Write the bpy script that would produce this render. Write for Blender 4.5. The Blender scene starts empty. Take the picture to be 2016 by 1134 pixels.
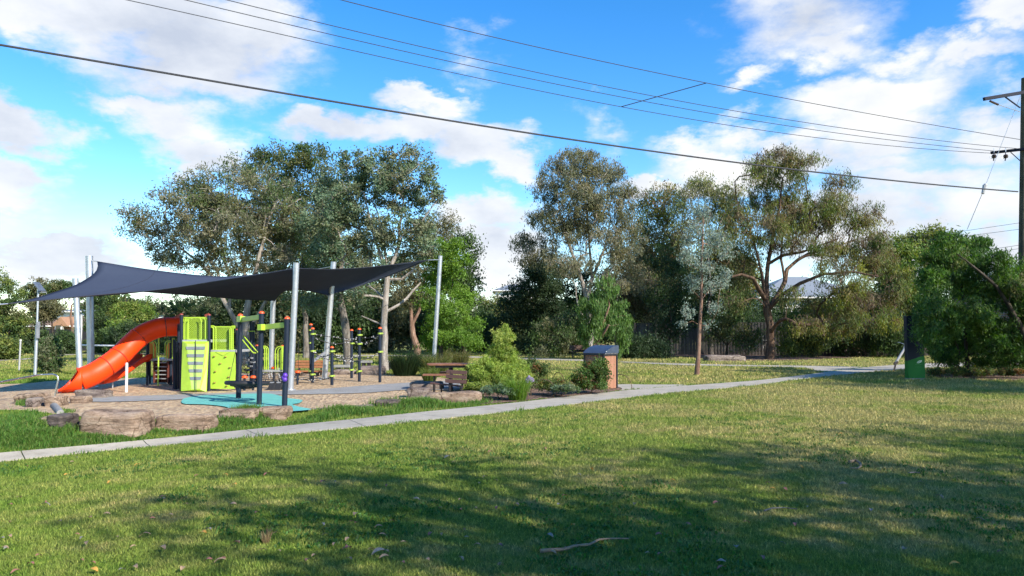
import bpy, math, random
import numpy as np
from mathutils import Vector, noise as mn
random.seed(7); rng = np.random.default_rng(7)
S = bpy.context.scene; COL = S.collection
R = math.radians
F = 1456.0; TH = math.atan(88/F); CT, ST = math.cos(TH), math.sin(TH); EYE = 1.6

# ------------------------------------------------------------ camera
cd = bpy.data.cameras.new('camera'); cam = bpy.data.objects.new('camera', cd); COL.objects.link(cam)
cam.location = (0, 0, EYE); cam.rotation_euler = (R(90) + TH, 0, 0)
cd.sensor_width = 36; cd.lens = 36*F/2016; cd.clip_start = .05; cd.clip_end = 2000
S.camera = cam

def ray(px, py):
    X = (px-1008)/F; Y = (567-py)/F
    return (X, CT - Y*ST, ST + Y*CT)
def P(px, py, Y):
    d = ray(px, py); t = Y/d[1]
    return Vector((d[0]*t, Y, EYE + d[2]*t))
def smooth(a, b, x):
    t = np.clip((x-a)/(b-a), 0, 1); return t*t*(3-2*t)
def hgt(x, y):
    x = np.asarray(x, float); y = np.asarray(y, float)
    u = (y - x - 16)/1.41421
    B = smooth(2.7, 1.3, u)*smooth(-7, -1.2, u)
    L = smooth(-1.5, -7.5, x)
    return -.30*B*L
def G(px, py, z=None):
    d = ray(px, py)
    t = (0-EYE)/d[2]
    if z is not None:
        t = (z-EYE)/d[2]; return Vector((d[0]*t, d[1]*t, z))
    for _ in range(14):
        h = float(hgt(d[0]*t, d[1]*t)); t = .5*t + .5*(h-EYE)/d[2]
    return Vector((d[0]*t, d[1]*t, float(hgt(d[0]*t, d[1]*t))))

# ------------------------------------------------------------ materials
MATS = {}
def nodes(name):
    m = bpy.data.materials.new(name); m.use_nodes = True
    nt = m.node_tree; b = nt.nodes['Principled BSDF']
    return m, nt, b
def N(nt, t, **kw):
    n = nt.nodes.new(t)
    for k, v in kw.items():
        if hasattr(n, k): setattr(n, k, v)
        else: n.inputs[k].default_value = v
    return n
def ramp(nt, fac, stops):
    r = nt.nodes.new('ShaderNodeValToRGB'); e = r.color_ramp.elements
    while len(e) < len(stops): e.new(.5)
    for i, (p, c) in enumerate(stops):
        e[i].position = p; e[i].color = (*c, 1)
    nt.links.new(fac, r.inputs[0]); return r
def mixc(nt, fac, a, b, mode='MIX'):
    m = nt.nodes.new('ShaderNodeMix'); m.data_type = 'RGBA'; m.blend_type = mode
    for sock, v in ((m.inputs[0], fac), (m.inputs[6], a), (m.inputs[7], b)):
        if isinstance(v, bpy.types.NodeSocket): nt.links.new(v, sock)
        elif isinstance(v, (tuple, list)): sock.default_value = (*v[:3], 1)
        else: sock.default_value = v
    return m.outputs[2]
def pos(nt): return nt.nodes.new('ShaderNodeNewGeometry').outputs['Position']
def noise(nt, scale, detail=4, rough=.6, vec=None):
    n = N(nt, 'ShaderNodeTexNoise'); n.inputs['Scale'].default_value = scale
    n.inputs['Detail'].default_value = detail; n.inputs['Roughness'].default_value = rough
    nt.links.new(vec if vec is not None else pos(nt), n.inputs['Vector']); return n.outputs['Fac']
def bump(nt, b, h, s, d=.02):
    n = N(nt, 'ShaderNodeBump'); n.inputs['Strength'].default_value = s; n.inputs['Distance'].default_value = d
    nt.links.new(h, n.inputs['Height']); nt.links.new(n.outputs[0], b.inputs['Normal'])
def mat(name, c, rough=.6, metal=0, var=.25, scale=6, bmp=.0, bscale=40, spec=.5, c2=None, coat=0):
    if name in MATS: return MATS[name]
    m, nt, b = nodes(name)
    f = noise(nt, scale, 5)
    lo = c2 if c2 else tuple(v*(1-var) for v in c); hi = tuple(min(1, v*(1+var*.5)) for v in c)
    r = ramp(nt, f, [(.3, lo), (.7, hi)])
    nt.links.new(r.outputs[0], b.inputs['Base Color'])
    b.inputs['Roughness'].default_value = rough; b.inputs['Metallic'].default_value = metal
    b.inputs['Specular IOR Level'].default_value = spec; b.inputs['Coat Weight'].default_value = coat
    if bmp: bump(nt, b, noise(nt, bscale, 4), bmp)
    MATS[name] = m; return m
def leafmat(name, trans=.42, rough=.55):
    if name in MATS: return MATS[name]
    m, nt, b = nodes(name)
    a = N(nt, 'ShaderNodeAttribute'); a.attribute_name = 'leafcol'
    nt.links.new(a.outputs['Color'], b.inputs['Base Color'])
    b.inputs['Roughness'].default_value = rough; b.inputs['Specular IOR Level'].default_value = .25
    t = N(nt, 'ShaderNodeBsdfTranslucent'); ms = N(nt, 'ShaderNodeMixShader'); ms.inputs[0].default_value = trans
    hs = N(nt, 'ShaderNodeHueSaturation'); hs.inputs['Saturation'].default_value = 1.25; hs.inputs['Value'].default_value = 1.2
    nt.links.new(a.outputs['Color'], hs.inputs['Color']); nt.links.new(hs.outputs[0], t.inputs['Color'])
    nt.links.new(b.outputs[0], ms.inputs[1]); nt.links.new(t.outputs[0], ms.inputs[2])
    nt.links.new(ms.outputs[0], nt.nodes['Material Output'].inputs['Surface'])
    MATS[name] = m; return m
def barkmat(name, c1, c2, c3):
    if name in MATS: return MATS[name]
    m, nt, b = nodes(name)
    mp = N(nt, 'ShaderNodeMapping'); mp.inputs['Scale'].default_value = (5, 5, 1.1); nt.links.new(pos(nt), mp.inputs[0])
    f = noise(nt, 1.6, 6, .65, mp.outputs[0])
    r = ramp(nt, f, [(.3, c1), (.5, c2), (.68, c3)]); nt.links.new(r.outputs[0], b.inputs['Base Color'])
    b.inputs['Roughness'].default_value = .85; b.inputs['Specular IOR Level'].default_value = .2
    bump(nt, b, noise(nt, 5, 6, .7, mp.outputs[0]), .7, .05)
    MATS[name] = m; return m

# ------------------------------------------------------------ objects
WL = {}
def prop(o, label=None, cat=None, group=None, kind=None):
    if label: o['label'] = label
    if cat: o['category'] = cat
    if group: o['group'] = group
    if kind: o['kind'] = kind
    return o
def thing(name, label, cat, loc, group=None):
    o = bpy.data.objects.new(name, None); o.empty_display_size = .3; COL.objects.link(o)
    o.location = loc; WL[o.name] = Vector(loc); return prop(o, label, cat, group)
def link(name, me, m, parent, base=None):
    o = bpy.data.objects.new(name, me); COL.objects.link(o)
    if m: me.materials.append(m)
    if parent is not None:
        o.parent = parent; WL[o.name] = WL[parent.name]
    else:
        o.location = base if base is not None else (0, 0, 0); WL[o.name] = Vector(o.location)
    return o
class MB:
    def __init__(s): s.v = []; s.f = []
    def add(s, v, f):
        k = len(s.v); s.v += [tuple(p) for p in v]; s.f += [tuple(i+k for i in q) for q in f]; return s
    def box(s, c, size, rz=0, rx=0, ry=0):
        from mathutils import Euler
        e = Euler((rx, ry, rz)).to_matrix(); c = Vector(c); v = []
        for dz in (-.5, .5):
            for dx, dy in ((-.5, -.5), (.5, -.5), (.5, .5), (-.5, .5)):
                v.append(c + e @ Vector((dx*size[0], dy*size[1], dz*size[2])))
        return s.add(v, [(3, 2, 1, 0), (4, 5, 6, 7), (0, 1, 5, 4), (1, 2, 6, 5), (2, 3, 7, 6), (3, 0, 4, 7)])
    def hexa(s, a, b):      # a: 4 points, b: 4 matching points
        return s.add(list(a)+list(b), [(3, 2, 1, 0), (4, 5, 6, 7), (0, 1, 5, 4), (1, 2, 6, 5), (2, 3, 7, 6), (3, 0, 4, 7)])
    def beam(s, a, b, w, h):
        a = Vector(a); b = Vector(b); d = (b-a).normalized(); up = Vector((0, 0, 1))
        if abs(d.z) > .95: up = Vector((0, 1, 0))
        sx = d.cross(up).normalized()*w/2; sz = sx.cross(d).normalized()*h/2
        q = lambda p: [p-sx-sz, p+sx-sz, p+sx+sz, p-sx+sz]
        return s.hexa(q(a), q(b))
    def tube(s, pts, r, n=8, cap=True):
        pts = [Vector(p) for p in pts]; m = len(pts)
        if not hasattr(r, '__len__'): r = [r]*m
        T = []
        for i in range(m):
            t = pts[min(i+1, m-1)]-pts[max(i-1, 0)]
            T.append(t.normalized() if t.length > 1e-9 else Vector((0, 0, 1)))
        u = T[0].orthogonal().normalized(); k = len(s.v)
        for i in range(m):
            u = u - T[i]*u.dot(T[i]); u = u.normalized() if u.length > 1e-6 else T[i].orthogonal().normalized()
            w = T[i].cross(u)
            for j in range(n):
                a = 2*math.pi*j/n; s.v.append(tuple(pts[i] + (u*math.cos(a)+w*math.sin(a))*r[i]))
        for i in range(m-1):
            for j in range(n):
                a = k+i*n+j; b = k+i*n+(j+1) % n; s.f.append((a, b, b+n, a+n))
        if cap:
            s.f.append(tuple(k+j for j in range(n))[::-1]); s.f.append(tuple(k+(m-1)*n+j for j in range(n)))
        return s
    def ball(s, c, r, n=12, m=8, zmin=-1, zs=1):
        c = Vector(c); k = len(s.v)
        a0 = math.asin(max(-1, zmin))
        for i in range(m+1):
            a = a0 + (math.pi/2-a0)*i/m
            for j in range(n):
                t = 2*math.pi*j/n
                s.v.append((c.x+r*math.cos(a)*math.cos(t), c.y+r*math.cos(a)*math.sin(t), c.z+r*zs*math.sin(a)))
        for i in range(m):
            for j in range(n):
                a = k+i*n+j; b = k+i*n+(j+1) % n; s.f.append((a, b, b+n, a+n))
        if zmin > -1: s.f.append(tuple(k+j for j in range(n))[::-1])
        return s
    def prism(s, poly, off):     # polygon (3d pts) extruded by off
        n = len(poly); a = [Vector(p) for p in poly]; b = [p+Vector(off) for p in a]
        return s.add(a+b, [tuple(range(n)), tuple(range(2*n-1, n-1, -1))] + [(i, i+n, (i+1) % n+n, (i+1) % n) for i in range(n)])
    def torus(s, c, Rr, r, n=28, m=8, axis=(0, 0, 1)):
        ax = Vector(axis).normalized(); u = ax.orthogonal().normalized(); w = ax.cross(u); c = Vector(c); k = len(s.v)
        for i in range(n):
            a = 2*math.pi*i/n; d = u*math.cos(a)+w*math.sin(a)
            for j in range(m):
                b = 2*math.pi*j/m; s.v.append(tuple(c+d*(Rr+r*math.cos(b))+ax*r*math.sin(b)))
        for i in range(n):
            for j in range(m):
                s.f.append((k+i*m+j, k+i*m+(j+1) % m, k+((i+1) % n)*m+(j+1) % m, k+((i+1) % n)*m+j))
        return s
    def build(s, name, m, parent=None, base=None, sm=False, bevel=0, m2=None, split=None):
        me = bpy.data.meshes.new(name)
        o = Vector((0, 0, 0))
        if parent is not None: o = WL[parent.name]
        elif base is not None: o = Vector(base)
        me.from_pydata([(v[0]-o.x, v[1]-o.y, v[2]-o.z) for v in s.v], [], s.f)
        if sm:
            me.polygons.foreach_set('use_smooth', [True]*len(me.polygons))
            try: me.set_sharp_from_angle(angle=R(40))
            except Exception: pass
        me.update()
        ob = link(name, me, m, parent, base)
        if m2:
            me.materials.append(m2); me.polygons.foreach_set('material_index', [0 if i < split else 1 for i in range(len(me.polygons))])
        if bevel:
            b = ob.modifiers.new('bevel', 'BEVEL'); b.width = bevel; b.segments = 2; b.limit_method = 'ANGLE'
        return ob
def npmesh(name, verts, k, m, parent=None, base=None, col=None):
    """verts (N*k,3); faces of k corners each"""
    n = len(verts)//k
    o = np.array(WL[parent.name]) if parent is not None else (np.array(base) if base is not None else np.zeros(3))
    me = bpy.data.meshes.new(name)
    me.vertices.add(n*k); me.vertices.foreach_set('co', (verts-o).astype(np.float32).ravel())
    me.loops.add(n*k); me.loops.foreach_set('vertex_index', np.arange(n*k, dtype=np.int32))
    me.polygons.add(n); me.polygons.foreach_set('loop_start', np.arange(0, n*k, k, dtype=np.int32))
    me.update(calc_edges=True)
    if col is not None:
        a = me.attributes.new('leafcol', 'FLOAT_COLOR', 'POINT')
        c = np.ones((n*k, 4), np.float32); c[:, :3] = np.repeat(col, k, 0); a.data.foreach_set('color', c.ravel())
    return link(name, me, m, parent, base)
def unit(v): return v/np.maximum(np.linalg.norm(v, axis=1, keepdims=True), 1e-9)
def leaves(name, c, dirs, L, W, m, parent, col, quad=True):
    n = len(c); nr = unit(rng.normal(size=(n, 3))); side = unit(np.cross(dirs, nr))
    L = L[:, None]; W = W[:, None]
    a = c - dirs*L*.5; b = c + dirs*L*.5
    if quad: v = np.stack([a, c-dirs*L*.08+side*W*.5, b, c-dirs*L*.08-side*W*.5], 1).reshape(-1, 3); k = 4
    else: v = np.stack([a, c+dirs*L*.2+side*W*.6, b-side*W*.5], 1).reshape(-1, 3); k = 3
    return npmesh(name, v, k, m, parent, None, col)
def pick_cols(n, cols, var=.18):
    cols = np.array(cols); c = cols[rng.integers(0, len(cols), n)]
    return np.clip(c*(1+var*rng.normal(size=(n, 1)))*(1+.06*rng.normal(size=(n, 3))), .003, 1)

# ------------------------------------------------------------ trees
BG = dict(  # leaf palettes (real base colours)
 olive=[(.075, .078, .03), (.095, .092, .036), (.062, .066, .03), (.11, .096, .045)],
 dark=[(.020, .036, .017), (.027, .046, .021), (.034, .052, .022)],
 blue=[(.09, .135, .08), (.12, .165, .10), (.07, .10, .055), (.11, .125, .065)],
 grey=[(.10, .105, .06), (.125, .125, .074), (.08, .086, .046), (.14, .125, .075)],
 bright=[(.085, .15, .022), (.12, .19, .03), (.065, .12, .02)],
 weep=[(.065, .115, .03), (.085, .145, .04), (.05, .09, .025)],
 autumn=[(.10, .125, .028), (.12, .105, .04), (.075, .095, .03), (.14, .15, .03), (.12, .085, .045)],
 silver=[(.15, .185, .15), (.20, .23, .19), (.11, .145, .11)],
 mid=[(.045, .075, .022), (.06, .095, .028), (.035, .06, .02)],
 yellow=[(.13, .15, .035), (.16, .17, .045), (.1, .13, .03)],
 bush=[(.038, .075, .018), (.055, .105, .022), (.03, .058, .016), (.08, .13, .03)],
 pink=[(.10, .07, .055), (.07, .08, .04), (.085, .055, .05), (.06, .085, .04)],
 redgreen=[(.05, .085, .025), (.06, .10, .03), (.13, .055, .025), (.04, .07, .02)],
 conif=[(.15, .205, .04), (.19, .25, .05), (.11, .165, .035), (.21, .235, .06)],
)
BARK = dict(
 pale=((.14, .12, .10), (.27, .235, .20), (.40, .37, .33)),
 brown=((.035, .022, .016), (.085, .052, .034), (.17, .12, .08)),
 grey=((.07, .06, .05), (.15, .13, .11), (.23, .21, .185)),
 dark=((.02, .016, .012), (.05, .04, .03), (.09, .075, .06)),
 red=((.10, .05, .03), (.20, .12, .085), (.29, .2, .15)))
DENS = 1.45; GROW = 1.10
def tree(name, label, cat, base, d, lobes, nc=120, nl=90, cr=.6, leaf=(.16, .05), pal='olive', bark='grey',
         limbs=None, tw=10, droop=.3, dep=.8, group=None, tipr=.012, quad=None, off=0., seed=0, twigs=0, splits=1, flat=1.0):
    global rng
    rng = np.random.default_rng(seed + int(base[0]*7+d*13))
    rnd = random.Random(seed + int(base[0])+5)
    sc = d/F
    gb = G(*base) if base[1] > 656 else Vector((0, 0, 0))
    bp = P(base[0], base[1], d); bp.z = float(hgt(bp.x, bp.y)); B = np.array(bp)
    t = thing(name, label, cat, bp, group)
    # cluster centres
    w = np.array([l[2]*l[3] for l in lobes], float)**.85; w /= w.sum()
    C = []; CI = []
    allx = [l[0] for l in lobes]; width = (max(allx)-min(allx))*sc*.5+1
    yoff = [rnd.uniform(-1, 1)*width*dep*.45 for l in lobes]
    cnt = np.maximum(1, np.round(w*nc)).astype(int)
    for i, (l, k) in enumerate(zip(lobes, cnt)):
        dd = d+(l[4] if len(l) > 4 else off+yoff[i]); ctr = np.array(P(l[0], l[1], dd)); s2 = dd/F
        v = unit(rng.normal(size=(k, 3)))*(rng.random((k, 1))**.42)
        v *= np.array([l[2]*s2, max(l[2], l[3])*s2*dep, l[3]*s2])*(GROW if d > 30 else 1)
        C.append(ctr+v); CI += [i]*k
    C = np.concatenate(C); C[:, 2] = np.maximum(C[:, 2], .25)
    # skeleton
    nodes_ = [B.copy()]; par = [-1]; rad0 = [0]
    plen = [0.]
    def addn(p, q, r=0):
        nodes_.append(np.array(p, float)); par.append(q); rad0.append(r); plen.append(plen[q]+float(np.linalg.norm(nodes_[q]-nodes_[-1]))); return len(nodes_)-1
    if limbs is None:
        mx = float(np.mean(C[:, 0])); mz = float(np.mean(C[:, 2]))*.75
        limbs = [[(base[0], base[1], tw), None]]
        q = 0; top = np.array([B[0]*.4+mx*.6, B[1]+off, mz]); nseg = max(3, int(mz/.8)); rr = tw*.5*sc
        rad0[0] = rr*1.15
        for i in range(1, nseg+1):
            f = i/nseg; p = B*(1-f)+top*f; j = .12*math.sin(f*math.pi)
            p = p+np.array([rnd.uniform(-j, j), rnd.uniform(-j, j), 0]); q = addn(p, q, rr*(1-.6*f))
    else:
        for li, poly in enumerate(limbs):
            dz = 0 if li == 0 else rnd.uniform(-1, 1)*.16
            pts = []
            if li == 0: q = 0; rad0[0] = poly[0][2]*.5*sc*1.1; seq = poly[1:]; dcur = d
            else:
                p0 = np.array(P(poly[0][0], poly[0][1], d)); A = np.array(nodes_)
                dist = np.hypot(A[:, 0]-p0[0], A[:, 2]-p0[2]); q = int(np.argmin(dist)); seq = poly[1:]; dcur = nodes_[q][1]
            prev = nodes_[q]
            for (x, y, ww) in seq:
                tgt = np.array(P(x, y, dcur)); step = abs(tgt[2]-prev[2])+abs(tgt[0]-prev[0]); dcur += dz*step*3
                tgt = np.array(P(x, y, dcur)); n = max(1, int(np.linalg.norm(tgt-prev)/.5))
                st = prev.copy(); r0 = rad0[q] if li == 0 or q else ww*.5*sc
                for i in range(1, n+1):
                    f = i/n; pp = st*(1-f)+tgt*f+rnd.uniform(-1, 1)*.03*np.array([1, 1, .2])
                    q = addn(pp, q, ww*.5*sc)
                prev = nodes_[q]
    bnodes = [1.0]*len(nodes_)
    zt = B[2]+min(1.2, .35*(np.min(C[:, 2])-B[2])+.1) if limbs is not None else 0
    order = np.argsort(np.linalg.norm(C-nodes_[-1], axis=1)*.3+C[:, 2]*.7)
    A = np.zeros((len(nodes_)+len(C)*14, 3)); na = len(nodes_); A[:na] = nodes_; PL = np.zeros(len(A)); PL[:na] = plen
    ends = []
    for ci in order:
        c = C[ci]; D = c-A[:na]; dist = np.linalg.norm(D, axis=1)
        slope = np.maximum(0, -(D[:, 2])+.15*dist)
        low = np.maximum(0, zt+.2-A[:na, 2])*3
        cost = dist+1.3*slope+.12*PL[:na]+low
        q = int(np.argmin(cost)); n = max(1, min(12, int(dist[q]/.55)+1)); s0 = A[q].copy()
        sag = .18*dist[q]; jj = rng.normal(size=3)*.07*dist[q]
        for i in range(1, n+1):
            f = i/n; p = s0*(1-f)+c*f; p = p+jj*math.sin(f*math.pi)
            p[2] += sag*math.sin(f*math.pi)*(.6 if droop < .5 else .9)
            q = addn(p, q, 0); A[na] = p; PL[na] = plen[q]; na += 1
        ends.append(q)
    n = len(nodes_); rad = np.zeros(n); ex = 2.35
    acc = np.zeros(n); ch = [[] for _ in range(n)]
    for i in range(n-1, 0, -1):
        r = max(acc[i]**(1/ex), tipr)
        if rad0[i]: r = rad0[i] if rad0[i] > r*.4 else r*.6
        rad[i] = r; acc[par[i]] += r**ex; ch[par[i]].append(i)
    rad[0] = max(rad0[0], rad[ch[0][0]]*1.1 if ch[0] else .05)
    for i in range(1, n):
        rad[i] = min(rad[i], rad[par[i]])
    mb = MB(); stack = [(0, None)]
    while stack:
        i, frm = stack.pop(); chain = [i] if frm is None else [frm, i]
        cur = i
        while ch[cur]:
            c_ = sorted(ch[cur], key=lambda a: -rad[a])
            for o_ in c_[1:]: stack.append((o_, cur))
            cur = c_[0]; chain.append(cur)
        rr = [rad[a] for a in chain]
        if frm is not None: rr[0] = min(rad[frm]*.8, rr[1]*1.25)
        if len(chain) > 1: mb.tube([nodes_[a] for a in chain], rr, 9 if rr[0] > .08 else (5 if rr[0] > .03 else 4), cap=False)
    if twigs:
        for e in ends:
            for _ in range(twigs):
                v = unit(rng.normal(size=(1, 3)))[0]; v[2] = abs(v[2])*.8-.2
                mb.tube([nodes_[e], nodes_[e]+v*cr*.5, nodes_[e]+v*cr+np.array([0, 0, -.1*droop])], [tipr*.7, tipr*.5, tipr*.25], 3, cap=False)
    mb.build('trunk', barkmat('bark_'+bark, *BARK[bark]), t, sm=True)
    # leaves
    nl = int(nl*DENS); M = nl*len(C); idx = np.repeat(np.arange(len(C)), nl)
    cs = cr*(.7+.6*rng.random(len(C)))
    K = 9; sb = unit(rng.normal(size=(len(C)*K, 3)))*(rng.random((len(C)*K, 1))**.45)*np.repeat(cs, K)[:, None]*np.array([1, 1, .75*flat])
    si = idx*K+rng.integers(0, K, M); ss = cs[idx]*(.16+.20*((si*7919) % 13)/13)
    off_ = sb[si]+rng.normal(size=(M, 3))*ss[:, None]*np.array([1, 1, .8])
    pt = C[idx]+off_
    pt[:, 2] -= droop*np.abs(rng.normal(size=M))*cr*.5
    pt[:, 2] = np.maximum(pt[:, 2], bp.z+.04)
    dr = rng.normal(size=(M, 3)); dr[:, 2] -= droop*3.0; dr = unit(dr)
    L = leaf[0]*(.6+.8*rng.random(M)); W = leaf[1]*(.6+.8*rng.random(M))
    pals = pal if isinstance(pal, list) else [pal]
    lp = [pals[rnd.randrange(len(pals))] for _ in C]
    allc = [np.array(BG[x]) for x in pals]
    cc = np.stack([BG[x][rnd.randrange(len(BG[x]))] for x in lp])
    c1 = cc[idx]; c2 = pick_cols(M, BG[pals[0]], .15)
    col = np.clip((c1*.72+c2*.28)*1.65*(1+.20*rng.normal(size=(M, 1))), .004, 1)
    if quad is None: quad = d < 34
    leaves('crown', pt, dr, L, W, leafmat('leaf_soft'), t, col, quad)
    return t
# ------------------------------------------------------------ light and sky
SUN_AZ = R(131); SUN_EL = R(33)      # azimuth from +Y towards +X
sd = bpy.data.lights.new('sun', 'SUN'); sun = bpy.data.objects.new('sun', sd); COL.objects.link(sun)
sd.energy = 3.9; sd.angle = R(.7); sd.color = (1, .93, .82)
sv = Vector((math.sin(SUN_AZ)*math.cos(SUN_EL), math.cos(SUN_AZ)*math.cos(SUN_EL), math.sin(SUN_EL)))
sun.rotation_euler = sv.to_track_quat('Z', 'Y').to_euler(); sun.location = sv*50
W = bpy.data.worlds.new('World'); S.world = W; W.use_nodes = True
nt = W.node_tree; nt.nodes.clear()
out = N(nt, 'ShaderNodeOutputWorld'); bgd = N(nt, 'ShaderNodeBackground'); nt.links.new(bgd.outputs[0], out.inputs[0])
sky = N(nt, 'ShaderNodeTexSky'); sky.sky_type = 'NISHITA'; sky.sun_disc = False
sky.sun_elevation = SUN_EL; sky.sun_rotation = SUN_AZ; sky.altitude = 100; sky.air_density = 1.0; sky.dust_density = .05; sky.ozone_density = 2.2
hs = N(nt, 'ShaderNodeHueSaturation'); hs.inputs['Hue'].default_value = .505; hs.inputs['Saturation'].default_value = 1.4; hs.inputs['Value'].default_value = 1.1
nt.links.new(sky.outputs[0], hs.inputs['Color'])
tc = N(nt, 'ShaderNodeTexCoord'); sx = N(nt, 'ShaderNodeSeparateXYZ'); nt.links.new(tc.outputs['Generated'], sx.inputs[0])
def mth(op, a, b=None, c=None, clamp=False):
    n = nt.nodes.new('ShaderNodeMath'); n.operation = op; n.use_clamp = clamp
    for i, v in enumerate((a, b, c)):
        if v is None: continue
        if isinstance(v, bpy.types.NodeSocket): nt.links.new(v, n.inputs[i])
        else: n.inputs[i].default_value = v
    return n.outputs[0]
az = mth('ARCTAN2', sx.outputs[0], sx.outputs[1]); el = mth('ARCSINE', sx.outputs[2])
cb = N(nt, 'ShaderNodeCombineXYZ'); nt.links.new(az, cb.inputs[0]); nt.links.new(el, cb.inputs[1])
# ragged edges: push the coordinates about with noise
nz = N(nt, 'ShaderNodeTexNoise'); nz.inputs['Scale'].default_value = 7; nz.inputs['Detail'].default_value = 9; nz.inputs['Roughness'].default_value = .6
mpz = N(nt, 'ShaderNodeMapping'); mpz.inputs['Scale'].default_value = (1, 1, 2.0); nt.links.new(tc.outputs['Generated'], mpz.inputs[0]); nt.links.new(mpz.outputs[0], nz.inputs['Vector'])
vs = N(nt, 'ShaderNodeVectorMath', operation='SUBTRACT'); nt.links.new(nz.outputs['Color'], vs.inputs[0]); vs.inputs[1].default_value = (.5, .5, .5)
vm = N(nt, 'ShaderNodeVectorMath', operation='SCALE'); vm.inputs['Scale'].default_value = .20; nt.links.new(vs.outputs[0], vm.inputs[0])
va = N(nt, 'ShaderNodeVectorMath', operation='ADD'); nt.links.new(cb.outputs[0], va.inputs[0]); nt.links.new(vm.outputs[0], va.inputs[1])
vsep = N(nt, 'ShaderNodeSeparateXYZ'); nt.links.new(va.outputs[0], vsep.inputs[0])
vc = N(nt, 'ShaderNodeCombineXYZ'); nt.links.new(vsep.outputs[0], vc.inputs[0]); nt.links.new(vsep.outputs[1], vc.inputs[1])
CL = [(290, 40, 280, 105), (400, 125, 200, 80), (60, 20, 150, 65), (480, 60, 120, 110), (330, 235, 130, 65), (395, 300, 110, 48), (250, 205, 90, 40),
 (15, 275, 95, 50), (20, 392, 100, 48), (80, 500, 200, 50, .9), (200, 560, 130, 40, .7), (865, 195, 105, 42), (690, 262, 130, 48), (820, 270, 130, 40), (930, 300, 120, 50), (1010, 330, 80, 42),
 (940, 110, 90, 60, .5), (900, 235, 70, 40, .8), (950, 440, 110, 50), (980, 520, 110, 75), (1560, 40, 170, 90, .75), (1620, 95, 110, 55, .8), (1720, 225, 150, 70), (1760, 300, 150, 60, .8), (1870, 140, 110, 40, .8), (1760, 115, 70, 40, .7),
 (1975, 30, 90, 50), (1500, 170, 60, 30, .7), (1200, 250, 70, 42, .5), (1370, 275, 100, 36, .7), (1500, 300, 200, 58), (1830, 350, 200, 60, .85), (1700, 430, 200, 70, .9), (1950, 420, 170, 80, .85), (1970, 250, 90, 60, .8), (1900, 520, 240, 60, .9), (1300, 345, 120, 30), (620, 250, 60, 30)]
acc = None
for cl_ in CL:
    px, py, rx, ry = cl_[:4]
    v = Vector(ray(px, py)).normalized()
    mp = N(nt, 'ShaderNodeMapping'); mp.vector_type = 'TEXTURE'
    mp.inputs['Location'].default_value = (math.atan2(v.x, v.y), math.asin(v.z), 0)
    k = 1.5/F; mp.inputs['Scale'].default_value = (rx*k, ry*k, 1)
    nt.links.new(vc.outputs[0], mp.inputs[0])
    g = N(nt, 'ShaderNodeTexGradient'); g.gradient_type = 'SPHERICAL'; nt.links.new(mp.outputs[0], g.inputs[0])
    gf = g.outputs['Fac'] if len(cl_) == 4 else mth('MULTIPLY', g.outputs['Fac'], cl_[4])
    acc = gf if acc is None else mth('SMOOTH_MAX', acc, gf, .12)
# clouds elsewhere round the sky
n2 = N(nt, 'ShaderNodeTexNoise'); n2.inputs['Scale'].default_value = 2.6; n2.inputs['Detail'].default_value = 7; nt.links.new(mpz.outputs[0], n2.inputs['Vector'])
beh = mth('MULTIPLY', mth('LESS_THAN', sx.outputs[1], .1), mth('SUBTRACT', n2.outputs['Fac'], .3))
acc = mth('MAXIMUM', acc, beh)
n3 = N(nt, 'ShaderNodeTexNoise'); n3.inputs['Scale'].default_value = 11; n3.inputs['Detail'].default_value = 8; n3.inputs['Roughness'].default_value = .62; nt.links.new(mpz.outputs[0], n3.inputs['Vector'])
dens = mth('ADD', acc, mth('MULTIPLY', mth('SUBTRACT', n3.outputs['Fac'], .5), .55))
mr = N(nt, 'ShaderNodeMapRange'); mr.interpolation_type = 'SMOOTHSTEP'; mr.inputs[1].default_value = .22; mr.inputs[2].default_value = .70
nt.links.new(dens, mr.inputs[0])
mask = mth('MULTIPLY', mr.outputs[0], .98)
n4 = N(nt, 'ShaderNodeTexNoise'); n4.inputs['Scale'].default_value = 5; n4.inputs['Detail'].default_value = 6; nt.links.new(mpz.outputs[0], n4.inputs['Vector'])
cshade = ramp(nt, mth('ADD', mth('MULTIPLY', n4.outputs['Fac'], .75), mth('MULTIPLY', n3.outputs['Fac'], .25)), [(.33, (.55, .61, .73)), (.47, (.79, .83, .90)), (.60, (1, 1, .99))])
CLB = 4.4
cs = N(nt, 'ShaderNodeVectorMath', operation='SCALE'); cs.inputs['Scale'].default_value = CLB; nt.links.new(cshade.outputs[0], cs.inputs[0])
fin = mixc(nt, mask, hs.outputs[0], cs.outputs[0]); nt.links.new(fin, bgd.inputs[0]); bgd.inputs[1].default_value = .105
W.cycles.sampling_method = 'MANUAL'; W.cycles.sample_map_resolution = 512
S.view_settings.view_transform = 'Standard'; S.view_settings.look = 'None'; S.view_settings.gamma = 1; S.view_settings.use_curve_mapping = False
S.view_settings.exposure = 1.25
S.cycles.max_bounces = 5; S.cycles.diffuse_bounces = 2; S.cycles.glossy_bounces = 2; S.cycles.transmission_bounces = 3; S.cycles.transparent_max_bounces = 6
S.cycles.use_adaptive_sampling = True; S.cycles.adaptive_threshold = .02

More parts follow.
